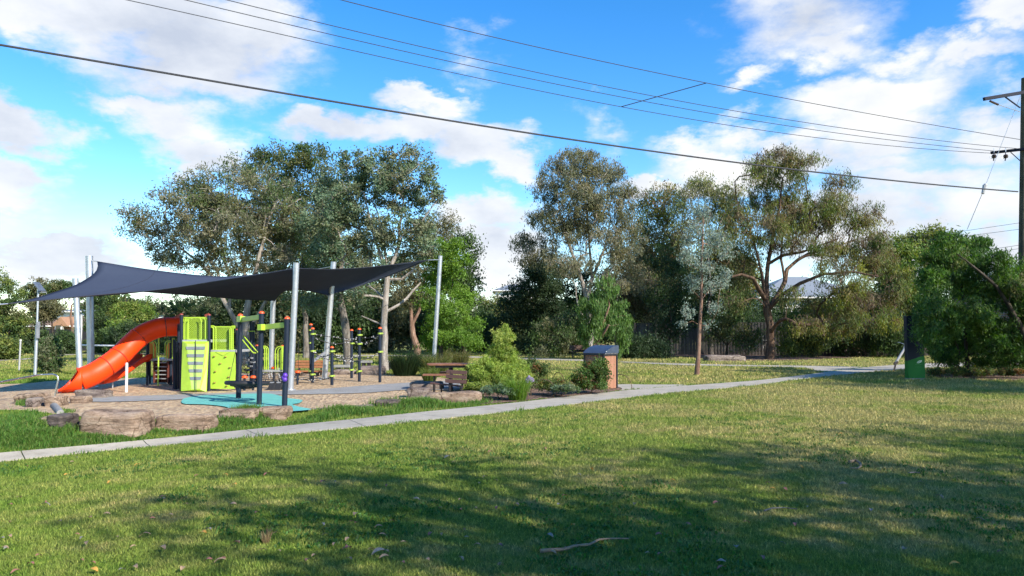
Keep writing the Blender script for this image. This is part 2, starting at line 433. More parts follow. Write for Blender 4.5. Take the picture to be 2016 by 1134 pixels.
# ------------------------------------------------------------ grass colour shared by ground and blades
def grasscol(nt, bright=1.0, island=False):
    p = pos(nt)
    f1 = noise(nt, .35, 3, .55, p); f2 = noise(nt, 2.2, 5, .65, p); f3 = noise(nt, 30, 4, .7, p)
    sp = N(nt, 'ShaderNodeSeparateXYZ'); nt.links.new(p, sp.inputs[0])
    mr = N(nt, 'ShaderNodeMapRange'); mr.inputs[1].default_value = -6; mr.inputs[2].default_value = 7; nt.links.new(sp.outputs[0], mr.inputs[0])
    def m(op, a, b):
        n = nt.nodes.new('ShaderNodeMath'); n.operation = op
        for i, v in enumerate((a, b)):
            if isinstance(v, bpy.types.NodeSocket): nt.links.new(v, n.inputs[i])
            else: n.inputs[i].default_value = v
        return n.outputs[0]
    mry = N(nt, 'ShaderNodeMapRange'); mry.inputs[1].default_value = 24; mry.inputs[2].default_value = 34; nt.links.new(sp.outputs[1], mry.inputs[0])
    dry = m('ADD', m('ADD', m('MULTIPLY', mr.outputs[0], .22), m('MULTIPLY', m('MULTIPLY', mry.outputs[0], m('SUBTRACT', 1.0, mr.outputs[0])), .16)), m('ADD', m('MULTIPLY', f1, .75), m('SUBTRACT', m('MULTIPLY', f2, .75), .2)))
    k = bright
    c = ramp(nt, dry, [(.36, (.090*k, .180*k, .030*k)), (.50, (.150*k, .235*k, .038*k)), (.66, (.215*k, .265*k, .062*k)), (.80, (.34*k, .315*k, .125*k))]).outputs[0]
    v = ramp(nt, f3, [(.3, (.55, .55, .5)), (.7, (1.25, 1.2, 1.1))]).outputs[0]
    c = mixc(nt, .8, c, v, 'MULTIPLY')
    if island:
        g = N(nt, 'ShaderNodeNewGeometry'); r = ramp(nt, g.outputs['Random Per Island'], [(0, (.55, .62, .5)), (.6, (1, 1, 1)), (.9, (1.35, 1.25, 1.3)), (1, (2.2, 1.75, 2.0))])
        c = mixc(nt, 1, c, r.outputs[0], 'MULTIPLY')
    return c
m, nt, b = nodes('ground_grass'); nt.links.new(grasscol(nt, .8), b.inputs['Base Color']); b.inputs['Roughness'].default_value = .95
b.inputs['Specular IOR Level'].default_value = .1; bump(nt, b, noise(nt, 60, 5, .8), 1, .03); MATS['ground'] = m
m, nt, b = nodes('blade_grass'); gc = grasscol(nt, 1.15, True); nt.links.new(gc, b.inputs['Base Color']); b.inputs['Roughness'].default_value = .6
b.inputs['Specular IOR Level'].default_value = .15
t_ = N(nt, 'ShaderNodeBsdfTranslucent'); ms = N(nt, 'ShaderNodeMixShader'); ms.inputs[0].default_value = .3
nt.links.new(gc, t_.inputs[0]); nt.links.new(b.outputs[0], ms.inputs[1]); nt.links.new(t_.outputs[0], ms.inputs[2]); nt.links.new(ms.outputs[0], nt.nodes['Material Output'].inputs[0]); MATS['blade'] = m

def axis(segs):
    v = []
    for a, b, s in segs:
        v += list(np.arange(a, b, s))
    return np.array(v+[segs[-1][1]])
xs = axis([(-400, -40, 20), (-40, -20, 1), (-20, 12, .25), (12, 40, 2), (40, 400, 20)]); ys = axis([(-60, 0, 4), (0, 26, .25), (26, 60, 2), (60, 500, 22)])
X, Y = np.meshgrid(xs, ys); Z = hgt(X, Y)
me = bpy.data.meshes.new('ground'); nx, ny = len(xs), len(ys)
V = np.stack([X, Y, Z], -1).reshape(-1, 3)
i = np.arange((ny-1)*(nx-1)); r_, c_ = i//(nx-1), i % (nx-1); a = r_*nx+c_
me.from_pydata(V.tolist(), [], np.stack([a, a+1, a+1+nx, a+nx], 1).tolist()); me.polygons.foreach_set('use_smooth', [True]*len(me.polygons))
prop(link('ground', me, MATS['ground'], None), kind='structure')

# polygons on the flat
from mathutils.geometry import tessellate_polygon
EXCL = []
def sheet(name, pxs, z, m, kind='structure', excl=True, wob=0, rim=.0):
    pts = [G(x, y, 0) for x, y in pxs]
    # smooth subdivide (Catmull-Rom) for soft outlines
    q = []
    n = len(pts)
    for i in range(n):
        p0, p1, p2, p3 = pts[i-1], pts[i], pts[(i+1) % n], pts[(i+2) % n]
        for k in range(6):
            t = k/6; v = .5*((2*p1)+(p2-p0)*t+(2*p0-5*p1+4*p2-p3)*t*t+(3*p1-p0-3*p2+p3)*t**3)
            if wob:
                v.x += wob*(mn.noise(v*3.1)); v.y += wob*(mn.noise(v*3.1+Vector((9, 9, 9))))
            q.append(Vector((v.x, v.y, z)))
    if excl: EXCL.append(np.array([(p.x, p.y) for p in q]))
    tri = tessellate_polygon([q]); mb = MB(); mb.add(q, [tuple(t) for t in tri])
    me_o = mb.build(name, m, sm=False)
    me_ = me_o.data
    import bmesh
    bm = bmesh.new(); bm.from_mesh(me_); bmesh.ops.recalc_face_normals(bm, faces=bm.faces)
    if bm.faces and sum(f.normal.z for f in bm.faces) < 0: bmesh.ops.reverse_faces(bm, faces=bm.faces)
    bm.to_mesh(me_); bm.free()
    return prop(me_o, kind=kind)
# woodchip
m, nt, b = nodes('woodchip'); vor = N(nt, 'ShaderNodeTexVoronoi'); vor.inputs['Scale'].default_value = 15
mp = N(nt, 'ShaderNodeMapping'); mp.inputs['Rotation'].default_value = (0, 0, .6); mp.inputs['Scale'].default_value = (1, .5, 1); nt.links.new(pos(nt), mp.inputs[0]); nt.links.new(mp.outputs[0], vor.inputs['Vector'])
sc_ = N(nt, 'ShaderNodeSeparateColor'); nt.links.new(vor.outputs['Color'], sc_.inputs[0])
c = ramp(nt, sc_.outputs[0], [(0, (.13, .07, .035)), (.3, (.31, .20, .10)), (.7, (.46, .32, .17)), (1, (.62, .48, .30))]).outputs[0]
c = mixc(nt, .55, c, ramp(nt, noise(nt, .5, 4), [(.35, (.75, .72, .7)), (.6, (1.15, 1.05, .9))]).outputs[0], 'MULTIPLY')
c = mixc(nt, noise(nt, 1.3, 6, .7), c, (.36, .27, .18))
nt.links.new(c, b.inputs['Base Color']); b.inputs['Roughness'].default_value = .9; bump(nt, b, vor.outputs['Distance'], 1, .03); MATS['chip'] = m
m, nt, b = nodes('bark_mulch'); vor = N(nt, 'ShaderNodeTexVoronoi'); vor.inputs['Scale'].default_value = 18; nt.links.new(pos(nt), vor.inputs['Vector'])
sc_ = N(nt, 'ShaderNodeSeparateColor'); nt.links.new(vor.outputs['Color'], sc_.inputs[0])
nt.links.new(ramp(nt, sc_.outputs[0], [(0, (.04, .022, .015)), (.5, (.11, .06, .04)), (1, (.24, .15, .10))]).outputs[0], b.inputs['Base Color']); b.inputs['Roughness'].default_value = .95; bump(nt, b, vor.outputs['Distance'], 1, .04); MATS['mulch'] = m
def concmat(name, c, sp):
    m, nt, b = nodes(name); f = noise(nt, .9, 6, .65); f2 = noise(nt, 70, 3, .7)
    c1 = ramp(nt, f, [(.3, tuple(v*.8 for v in c)), (.55, c), (.75, tuple(v*1.1 for v in c))]).outputs[0]
    c1 = mixc(nt, .7, c1, ramp(nt, noise(nt, 3.5, 7, .75), [(.36, (.72, .70, .66)), (.5, (1, 1, 1)), (.68, (1.06, 1.05, 1.02))]).outputs[0], 'MULTIPLY')
    c1 = mixc(nt, .6, c1, ramp(nt, f2, [(.3, (.75, .75, .75)), (.65, (1.1, 1.1, 1.1))]).outputs[0], 'MULTIPLY')
    nt.links.new(c1, b.inputs['Base Color']); b.inputs['Roughness'].default_value = .9; bump(nt, b, f2, .4, .01); MATS[name] = m; return m
concmat('concrete', (.36, .325, .265), 1); concmat('concrete_grey', (.25, .245, .235), 1)
PLAY = [(-500, 806), (0, 808), (60, 811), (150, 820), (300, 826), (420, 820), (500, 806), (580, 807), (740, 800), (850, 785), (915, 775), (900, 752), (850, 742), (760, 738), (640, 733), (500, 735), (340, 742), (115, 750), (0, 757), (-500, 762)]
sheet('woodchip_ground', PLAY, .012, MATS['chip'])
sheet('garden_soil', [(905, 798), (1050, 789), (1205, 772), (1218, 763), (1150, 754), (1050, 757), (930, 765), (860, 782)], .020, MATS['mulch'])
sheet('mulch_bed', [(1225, 697), (1330, 702), (1420, 708), (1530, 710), (1640, 706), (1730, 701), (1800, 698), (1830, 692), (1780, 688), (1500, 688), (1230, 690)], .012, MATS['mulch'])
sheet('tree_bed', [(1835, 742), (1900, 747), (2016, 749), (2200, 746), (2200, 728), (1950, 729), (1840, 733)], .012, MATS['mulch'])
sheet('playground_path', [(182, 793), (340, 789), (500, 780), (700, 776), (805, 769), (905, 768), (905, 752), (850, 752), (770, 757), (700, 762), (600, 769), (340, 779), (190, 784)], .026, MATS['concrete_grey'])
sheet('rubber_surface', [(357, 793), (366, 786), (400, 781), (450, 779), (520, 777), (545, 780), (565, 786), (594, 790), (590, 796), (576, 799), (590, 804), (612, 809), (570, 813), (520, 813), (470, 812), (440, 803), (400, 799), (365, 798)], .034,
      mat('teal_rubber', (.125, .40, .35), .85, var=.12, scale=3, bmp=.4, bscale=120, spec=.2))
# concrete path: slabs with narrow joints
LOW = [(-250, 938), (-100, 921), (0, 910), (200, 889), (350, 875.5), (500, 861.5), (700, 843), (850, 828), (1000, 812), (1120, 798), (1240, 783), (1370, 770), (1487, 760), (1560, 750), (1640, 741), (1720, 733), (1800, 726.5), (1900, 722), (2100, 717)]
UPP = [(-250, 918), (-100, 904), (0, 894), (200, 876.5), (350, 862), (500, 846.5), (700, 827), (850, 811), (1000, 796), (1120, 782), (1240, 769), (1370, 759), (1487, 750.5), (1560, 742), (1640, 731.5), (1720, 722), (1800, 717), (1900, 713), (2100, 710)]
def dens_px(pl, n=14):
    o = []
    for (a, b) in zip(pl[:-1], pl[1:]):
        for i in range(n): o.append((a[0]+(b[0]-a[0])*i/n, a[1]+(b[1]-a[1])*i/n))
    return o+[pl[-1]]
def smoothline(p, it=12):
    p = p.copy()
    for _ in range(it): p[1:-1] = .25*p[:-2]+.5*p[1:-1]+.25*p[2:]
    return p
Lw = smoothline(np.array([tuple(G(*q))[:2] for q in dens_px(LOW)])); Uw = smoothline(np.array([tuple(G(*q))[:2] for q in dens_px(UPP)]))
EXCL.append(np.concatenate([Lw, Uw[::-1]]))
sL = np.concatenate([[0], np.cumsum(np.linalg.norm(np.diff(Lw, axis=0), axis=1))])
def Lat(s): return np.array([np.interp(s, sL, Lw[:, 0]), np.interp(s, sL, Lw[:, 1])])
mb = MB(); s = 0; step = 1.7; pathz = .022
def edge(s):
    l = Lat(s); k = np.argmin(np.linalg.norm(Uw-l, axis=1)); k = min(max(k, 1), len(Uw)-2)
    best = None
    for a, b_ in ((Uw[k-1], Uw[k]), (Uw[k], Uw[k+1])):
        t = np.clip(np.dot(l-a, b_-a)/max(np.dot(b_-a, b_-a), 1e-9), 0, 1); q = a+(b_-a)*t
        if best is None or np.linalg.norm(q-l) < np.linalg.norm(best-l): best = q
    return l, best
while s < sL[-1]-.1:
    e = min(s+step, sL[-1]); g = .008; rows = []
    for k in range(7):
        l, u = edge(s+g+(e-s-2*g)*k/6)
        rows.append([(l, 0), (l, 1), (l*.5+u*.5, 1), (u, 1), (u, 0)])
    V_ = []
    for row in rows:
        for (q, top) in row: V_.append((q[0], q[1], float(hgt(q[0], q[1]))+(pathz if top else -.05)))
    F_ = []
    for a in range(6):
        for c in range(4): k = a*5+c; F_.append((k, k+5, k+6, k+1))
    F_.append((0, 1, 2, 3, 4)); F_.append((34, 33, 32, 31, 30)); mb.add(V_, F_); s = e
prop(mb.build('path', MATS['concrete']), kind='structure')
sheet('path_pad', [(1214, 768), (1230, 769.5), (1290, 764.5), (1350, 760), (1335, 758), (1280, 758), (1216, 758)], .016, MATS['concrete'])
sheet('path_branch', [(1640, 732), (1610, 731), (1590, 726), (1540, 723), (1460, 721.5), (1330, 719), (1230, 714), (1232, 712.5), (1330, 716), (1460, 719), (1540, 720), (1600, 721), (1660, 722), (1705, 724)], .016, MATS['concrete'])
sheet('far_path', [(640, 701), (800, 702), (940, 705), (1060, 709), (1190, 712), (1190, 709.5), (1060, 706), (940, 702), (800, 699.5), (640, 699)], .016, MATS['concrete'])
sheet('field_path', [(-200, 713.5), (0, 710.5), (70, 707), (160, 698.5), (420, 697.5), (420, 696.5), (155, 697), (60, 705.2), (0, 709), (-200, 712)], .016, MATS['concrete'])
# ------------------------------------------------------------ trees
gT = 'gum trees standing behind the playground'
tree('gum_tree', 'spreading olive gum with limbs fanning left above the shade sail', 'tree', (487, 738), 37,
 [(268, 418, 26, 20), (262, 452, 20, 16), (305, 455, 45, 32), (335, 490, 45, 25), (355, 400, 50, 42), (345, 365, 25, 20), (410, 350, 50, 25), (430, 395, 60, 45), (395, 450, 60, 40), (465, 420, 60, 55), (480, 345, 55, 30), (445, 505, 60, 35), (540, 400, 60, 55), (520, 470, 70, 50), (585, 430, 45, 55), (350, 512, 35, 14), (560, 520, 50, 35), (500, 540, 60, 25), (440, 440, 90, 60), (520, 440, 70, 60)],
 nc=420, nl=95, cr=.52, leaf=(.15, .055), pal=['grey', 'olive', 'grey', 'mid'], bark='pale', droop=.35, dep=.75, twigs=3, tipr=.017,
 limbs=[[(484, 738, 17), (483, 700, 15), (483, 650, 14), (487, 600, 13), (498, 555, 11), (510, 500, 8), (525, 440, 6), (545, 390, 4)],
  [(483, 655, 11), (468, 639, 10), (452, 610, 9), (437, 588, 8), (416, 540, 7), (385, 512, 5), (360, 492, 4), (320, 470, 3)], [(440, 592, 7), (429, 537, 6), (410, 505, 5), (385, 470, 3)],
  [(455, 612, 7), (452, 560, 6), (440, 500, 5), (429, 433, 3)], [(485, 650, 10), (498, 640, 9), (520, 600, 7), (545, 560, 6), (570, 510, 4)], [(490, 590, 8), (482, 540, 6), (470, 470, 5), (465, 400, 3)]], group=gT)
tree('gum_tree', 'tall dark gum whose rounded top is highest behind the playground', 'tree', (602, 722), 47,
 [(505, 325, 32, 28), (545, 312, 30, 22), (580, 305, 30, 25), (615, 318, 40, 35), (560, 350, 45, 30), (610, 375, 50, 40), (530, 380, 40, 30), (590, 440, 60, 50), (640, 400, 40, 60), (560, 500, 60, 40), (620, 500, 60, 50), (590, 560, 80, 35)],
 nc=190, nl=110, cr=.75, leaf=(.2, .08), pal=['mid', 'olive', 'dark'], bark='grey', droop=.3, tw=12, group=gT)
tree('gum_tree', 'blue-green gum with pale forked trunk rising right of the leaning sail poles', 'tree', (757, 731), 31,
 [(660, 350, 30, 30), (700, 325, 38, 28), (745, 318, 40, 22), (800, 320, 40, 24), (840, 345, 26, 24), (858, 385, 18, 20), (690, 390, 42, 32), (750, 375, 50, 40), (810, 395, 42, 38), (650, 430, 30, 28), (720, 445, 42, 28), (780, 440, 45, 30), (835, 450, 32, 28), (725, 520, 35, 16), (835, 490, 28, 20), (690, 480, 25, 20), (700, 575, 25, 16), (640, 480, 25, 30), (775, 350, 50, 30), (720, 360, 40, 26), (680, 420, 40, 26), (805, 480, 34, 22), (745, 480, 40, 24)],
 nc=330, nl=85, cr=.36, leaf=(.10, .065), pal=['blue', 'blue', 'grey'], bark='pale', droop=.1, dep=.7, tipr=.013, twigs=2,
 limbs=[[(757, 731, 16), (756, 690, 14), (757, 640, 13), (758, 590, 12), (762, 550, 11), (764, 535, 9), (775, 510, 8), (783, 485, 7), (787, 440, 5), (795, 390, 3)],
  [(762, 540, 8), (750, 505, 7), (738, 470, 6), (728, 430, 5), (715, 380, 3)], [(763, 530, 7), (758, 500, 5), (752, 470, 4), (745, 420, 3)], [(766, 568, 6), (792, 549, 5), (812, 533, 4), (830, 500, 3)],
  [(766, 618, 6), (785, 600, 5), (801, 588, 5), (815, 570, 4), (830, 556, 3)], [(756, 582, 5), (738, 572, 4), (720, 561, 3)], [(735, 470, 6), (710, 485, 6), (680, 503, 5), (665, 520, 3)], [(757, 640, 4), (735, 632, 3), (712, 622, 2)]], group=gT)
tree('gum_tree', 'gum with short bare grey trunk behind the rope course posts', 'tree', (686, 726), 36,
 [(645, 400, 38, 30), (625, 445, 35, 35), (665, 440, 35, 30), (650, 500, 45, 30), (700, 500, 45, 25), (620, 540, 40, 25), (690, 560, 45, 25), (620, 590, 45, 20)],
 nc=150, nl=110, cr=.5, leaf=(.13, .07), pal=['blue', 'mid', 'grey'], bark='grey', droop=.2,
 limbs=[[(686, 726, 19), (684, 690, 17), (680, 640, 16), (673, 600, 14), (670, 560, 12), (672, 510, 10), (665, 470, 8), (655, 430, 5)], [(671, 540, 8), (650, 500, 6), (635, 450, 4)]], group=gT)
tree('gum_tree', 'small red-brown trunked gum between the pale gum and the right sail pole', 'tree', (822, 709), 43,
 [(815, 545, 32, 25), (848, 525, 28, 25), (800, 590, 25, 22), (840, 570, 25, 20), (870, 440, 25, 22), (845, 470, 35, 30)],
 nc=80, nl=100, cr=.6, leaf=(.16, .06), pal=['grey', 'olive'], bark='red', droop=.3, twigs=2,
 limbs=[[(822, 709, 16), (820, 685, 14), (813, 660, 12), (811, 640, 10), (808, 600, 7), (820, 550, 5)], [(812, 645, 8), (826, 610, 6), (830, 565, 4)]], group=gT)
tree('wattle_tree', 'bright lime-green wattle beside the right sail pole', 'tree', (868, 706), 36,
 [(880, 488, 32, 20), (858, 515, 30, 22), (898, 518, 30, 24), (875, 550, 42, 24), (905, 580, 30, 20), (858, 585, 32, 22), (885, 615, 40, 20), (915, 640, 34, 18), (862, 640, 32, 20), (895, 668, 42, 16), (845, 672, 25, 14), (925, 672, 25, 12)],
 nc=190, nl=150, cr=.36, leaf=(.09, .05), pal=['bright'], bark='dark', droop=.15, dep=.9, tipr=.008, tw=10)
tree('dense_tree', 'dark rounded tree peeping out behind the lime-green wattle', 'tree', (915, 702), 52,
 [(908, 480, 28, 24), (925, 520, 16, 30), (890, 540, 40, 40), (920, 570, 18, 40), (905, 640, 35, 40)], nc=80, nl=110, cr=.8, leaf=(.2, .1), pal=['mid', 'dark'], bark='dark')
tree('gum_tree', 'big grey-leaved gum with white limbs standing behind the park bench', 'tree', (1162, 703), 49,
 [(1130, 308, 30, 24), (1095, 322, 36, 25), (1160, 325, 38, 30), (1200, 345, 32, 30), (1075, 370, 36, 30), (1140, 375, 55, 40), (1200, 400, 42, 36), (1060, 425, 30, 24), (1105, 440, 42, 32), (1170, 455, 48, 32), (1230, 430, 24, 36), (1050, 470, 28, 20), (1085, 500, 42, 22), (1235, 385, 22, 25), (1215, 490, 35, 25), (1140, 430, 70, 60), (1110, 520, 40, 18), (1150, 350, 70, 40), (1180, 520, 50, 20), (1040, 500, 24, 16), (1245, 470, 24, 40), (1250, 540, 30, 26), (1030, 480, 20, 14), (1200, 560, 40, 16)],
 nc=430, nl=85, cr=.55, leaf=(.2, .055), pal=['grey', 'grey', 'olive'], bark='pale', droop=.6, dep=.75, tipr=.017, twigs=2,
 limbs=[[(1164, 703, 16), (1163, 670, 14), (1162, 630, 12), (1156, 590, 11), (1150, 566, 9), (1135, 520, 7), (1119, 480, 6), (1108, 440, 4), (1098, 390, 3)],
  [(1157, 585, 8), (1166, 545, 6), (1161, 500, 5), (1156, 420, 4), (1145, 360, 2)], [(1160, 560, 7), (1174, 530, 6), (1190, 490, 5), (1203, 430, 3)], [(1160, 645, 5), (1140, 610, 4), (1133, 580, 3)], [(1110, 450, 4), (1080, 440, 3), (1060, 430, 2)]])
tree('weeping_tree', 'low bright green tree with drooping leaves behind the bin enclosure', 'tree', (1178, 706), 44,
 [(1190, 565, 24, 18), (1172, 600, 34, 20), (1205, 610, 34, 22), (1190, 640, 34, 18), (1222, 645, 20, 26), (1160, 630, 18, 18), (1150, 660, 14, 16), (1226, 680, 12, 16)],
 nc=75, nl=95, cr=.36, leaf=(.26, .05), pal=['weep'], bark='red', droop=1.3, tw=6, dep=.8, tipr=.009,
 limbs=[[(1176, 706, 10), (1172, 680, 9), (1176, 655, 8), (1190, 630, 5), (1200, 600, 3)], [(1174, 668, 6), (1190, 655, 5), (1198, 640, 4)]])
tree('conifer_tree', 'very dark wide conifer left of the big grey gum', 'tree', (1045, 701), 57,
 [(1060, 530, 28, 25), (1040, 565, 36, 28), (1075, 580, 34, 36), (1018, 605, 38, 28), (1055, 625, 48, 35), (1000, 645, 40, 25), (1040, 675, 60, 20), (1090, 640, 35, 40)], nc=170, nl=120, cr=.8, leaf=(.2, .09), pal=['dark'], bark='dark', tw=10, dep=.8)
tree('gum_tree', 'thin reddish-leaved gum right of the big grey gum', 'tree', (1292, 700), 56,
 [(1285, 385, 28, 22), (1265, 420, 26, 30), (1300, 420, 30, 32), (1320, 385, 22, 22), (1280, 465, 34, 30), (1315, 470, 28, 30), (1250, 500, 34, 28), (1300, 530, 40, 30)], nc=120, nl=85, cr=.8, leaf=(.22, .07), pal=['autumn', 'redgreen', 'grey'], bark='grey', droop=.5, twigs=1)
tree('gum_tree', 'airy gum whose crown shows above the silver-blue sapling', 'tree', (1400, 700), 54,
 [(1372, 362, 30, 20), (1418, 378, 30, 24), (1345, 395, 26, 24), (1395, 420, 40, 26), (1440, 390, 22, 25), (1345, 450, 30, 28), (1420, 460, 35, 28)], nc=110, nl=85, cr=.75, leaf=(.22, .06), pal=['grey', 'autumn', 'yellow'], bark='grey', droop=.6, twigs=1)
tree('sapling', 'slim silver-blue sapling with a bare straight trunk on the lawn', 'tree', (1372, 739), 27.6,
 [(1385, 425, 20, 24), (1368, 462, 26, 24), (1405, 470, 28, 24), (1432, 495, 18, 18), (1350, 500, 18, 20), (1385, 515, 34, 24), (1362, 555, 20, 18), (1405, 560, 24, 18), (1425, 540, 14, 14), (1350, 610, 12, 14), (1405, 605, 14, 12), (1395, 640, 10, 6), (1345, 635, 6, 8)],
 nc=190, nl=26, cr=.21, leaf=(.075, .035), pal=['silver'], bark='red', droop=.4, dep=.8, tipr=.006, seed=3,
 limbs=[[(1372, 739, 10), (1376, 690, 8), (1378, 640, 7), (1380, 590, 6), (1382, 540, 5), (1383, 480, 4), (1384, 430, 2)]])
tree('gum_tree', 'largest spreading gum with rough brown forked trunk on the mulch bed', 'tree', (1515, 707), 45,
 [(1530, 305, 40, 24), (1575, 322, 36, 26), (1490, 330, 30, 24), (1535, 345, 50, 24), (1655, 362, 30, 24), (1625, 400, 46, 30), (1560, 390, 55, 34), (1485, 400, 46, 34), (1445, 430, 34, 30), (1500, 450, 50, 32), (1580, 445, 46, 26), (1660, 430, 42, 28), (1710, 430, 36, 26), (1692, 475, 46, 26), (1640, 480, 46, 20), (1738, 480, 24, 24), (1715, 520, 40, 22), (1760, 545, 34, 26), (1700, 560, 36, 22), (1740, 590, 36, 20), (1690, 608, 46, 22), (1625, 606, 50, 22), (1660, 575, 44, 24), (1655, 640, 44, 16), (1735, 630, 30, 20), (1600, 420, 60, 34), (1640, 530, 50, 18), (1540, 450, 60, 50), (1700, 500, 60, 30), (1590, 640, 36, 12), (1470, 495, 34, 26), (1448, 545, 32, 20), (1440, 595, 26, 16), (1555, 585, 22, 18)],
 nc=640, nl=84, cr=.52, leaf=(.2, .045), pal=['autumn', 'olive', 'autumn', 'mid', 'pink'], bark='brown', droop=.75, dep=.75, tipr=.016, twigs=2,
 limbs=[[(1516, 707, 18), (1517, 675, 15), (1516, 640, 15), (1510, 612, 17), (1508, 592, 13), (1509, 560, 10), (1512, 520, 8), (1522, 460, 7), (1535, 410, 5), (1540, 350, 3)],
  [(1508, 600, 12), (1495, 570, 9), (1483, 548, 7), (1460, 540, 5), (1440, 545, 4)], [(1514, 603, 12), (1532, 580, 10), (1545, 555, 9), (1550, 530, 8), (1570, 512, 7), (1590, 500, 6), (1640, 488, 5), (1690, 470, 3)],
  [(1514, 608, 10), (1540, 580, 8), (1575, 558, 7), (1620, 540, 6), (1680, 535, 4), (1730, 545, 3)], [(1512, 530, 7), (1540, 503, 6), (1580, 496, 5), (1650, 470, 3)], [(1548, 540, 6), (1538, 510, 5), (1540, 470, 4), (1560, 410, 3)], [(1508, 590, 8), (1500, 540, 6), (1485, 480, 4), (1470, 430, 3)]])
# hedge and trees along the fence
hg = 'dark shrubs along the paling fence'
for lab, base, d, lobes, pal in [
 ('tall dark shrub hiding the fence behind the silver-blue sapling', (1318, 699), 50, [(1310, 520, 34, 34), (1335, 560, 34, 34), (1300, 590, 34, 30), (1345, 620, 40, 28), (1310, 650, 30, 25)], ['dark', 'mid']),
 ('dark green shrub left of the rough brown forked trunk', (1430, 700), 48.5, [(1415, 560, 34, 30), (1445, 600, 40, 30), (1410, 640, 40, 28), (1460, 660, 34, 26)], ['mid', 'dark', 'olive']),
 ('dark shrub with yellowish tips right of the brown forked trunk', (1600, 699), 49, [(1570, 650, 34, 30), (1610, 665, 38, 24), (1560, 680, 30, 14)], ['dark', 'mid', 'yellow']),
 ('dark shrub against the fence beside the green sign', (1765, 697), 48, [(1750, 650, 24, 30), (1775, 665, 20, 24), (1740, 680, 24, 14)], ['dark', 'mid']),
 ('brown-tipped dark shrub near the right end of the fence', (1700, 698), 49, [(1670, 650, 36, 24), (1715, 655, 34, 22), (1690, 680, 44, 12)], ['dark', 'pink', 'mid']),
 ('low very dark shrub at the foot of the fence by the bin', (1270, 703), 46, [(1255, 680, 24, 16), (1285, 684, 28, 14), (1235, 690, 14, 8)], ['dark']),
 ('pinkish small shrub with crooked grey stem by the fence end', (1240, 700), 53, [(1262, 600, 30, 24), (1240, 570, 26, 24), (1285, 605, 24, 18), (1250, 540, 30, 20)], ['pink', 'grey']),
 ('grey-green low shrub behind the park bench', (1100, 704), 50, [(1085, 650, 28, 22), (1115, 665, 30, 20), (1130, 640, 25, 22), (1080, 690, 26, 10)], ['mid', 'grey']),
 ('dark bush filling the gap left of the park bench', (1075, 704), 56, [(1060, 688, 34, 14), (1100, 690, 30, 12)], ['dark'])]:
    tree('shrub', lab, 'shrub', base, d, lobes, nc=75, nl=110, cr=.65, leaf=(.17, .06), pal=pal, bark='dark', droop=.5, tw=5, group=hg)
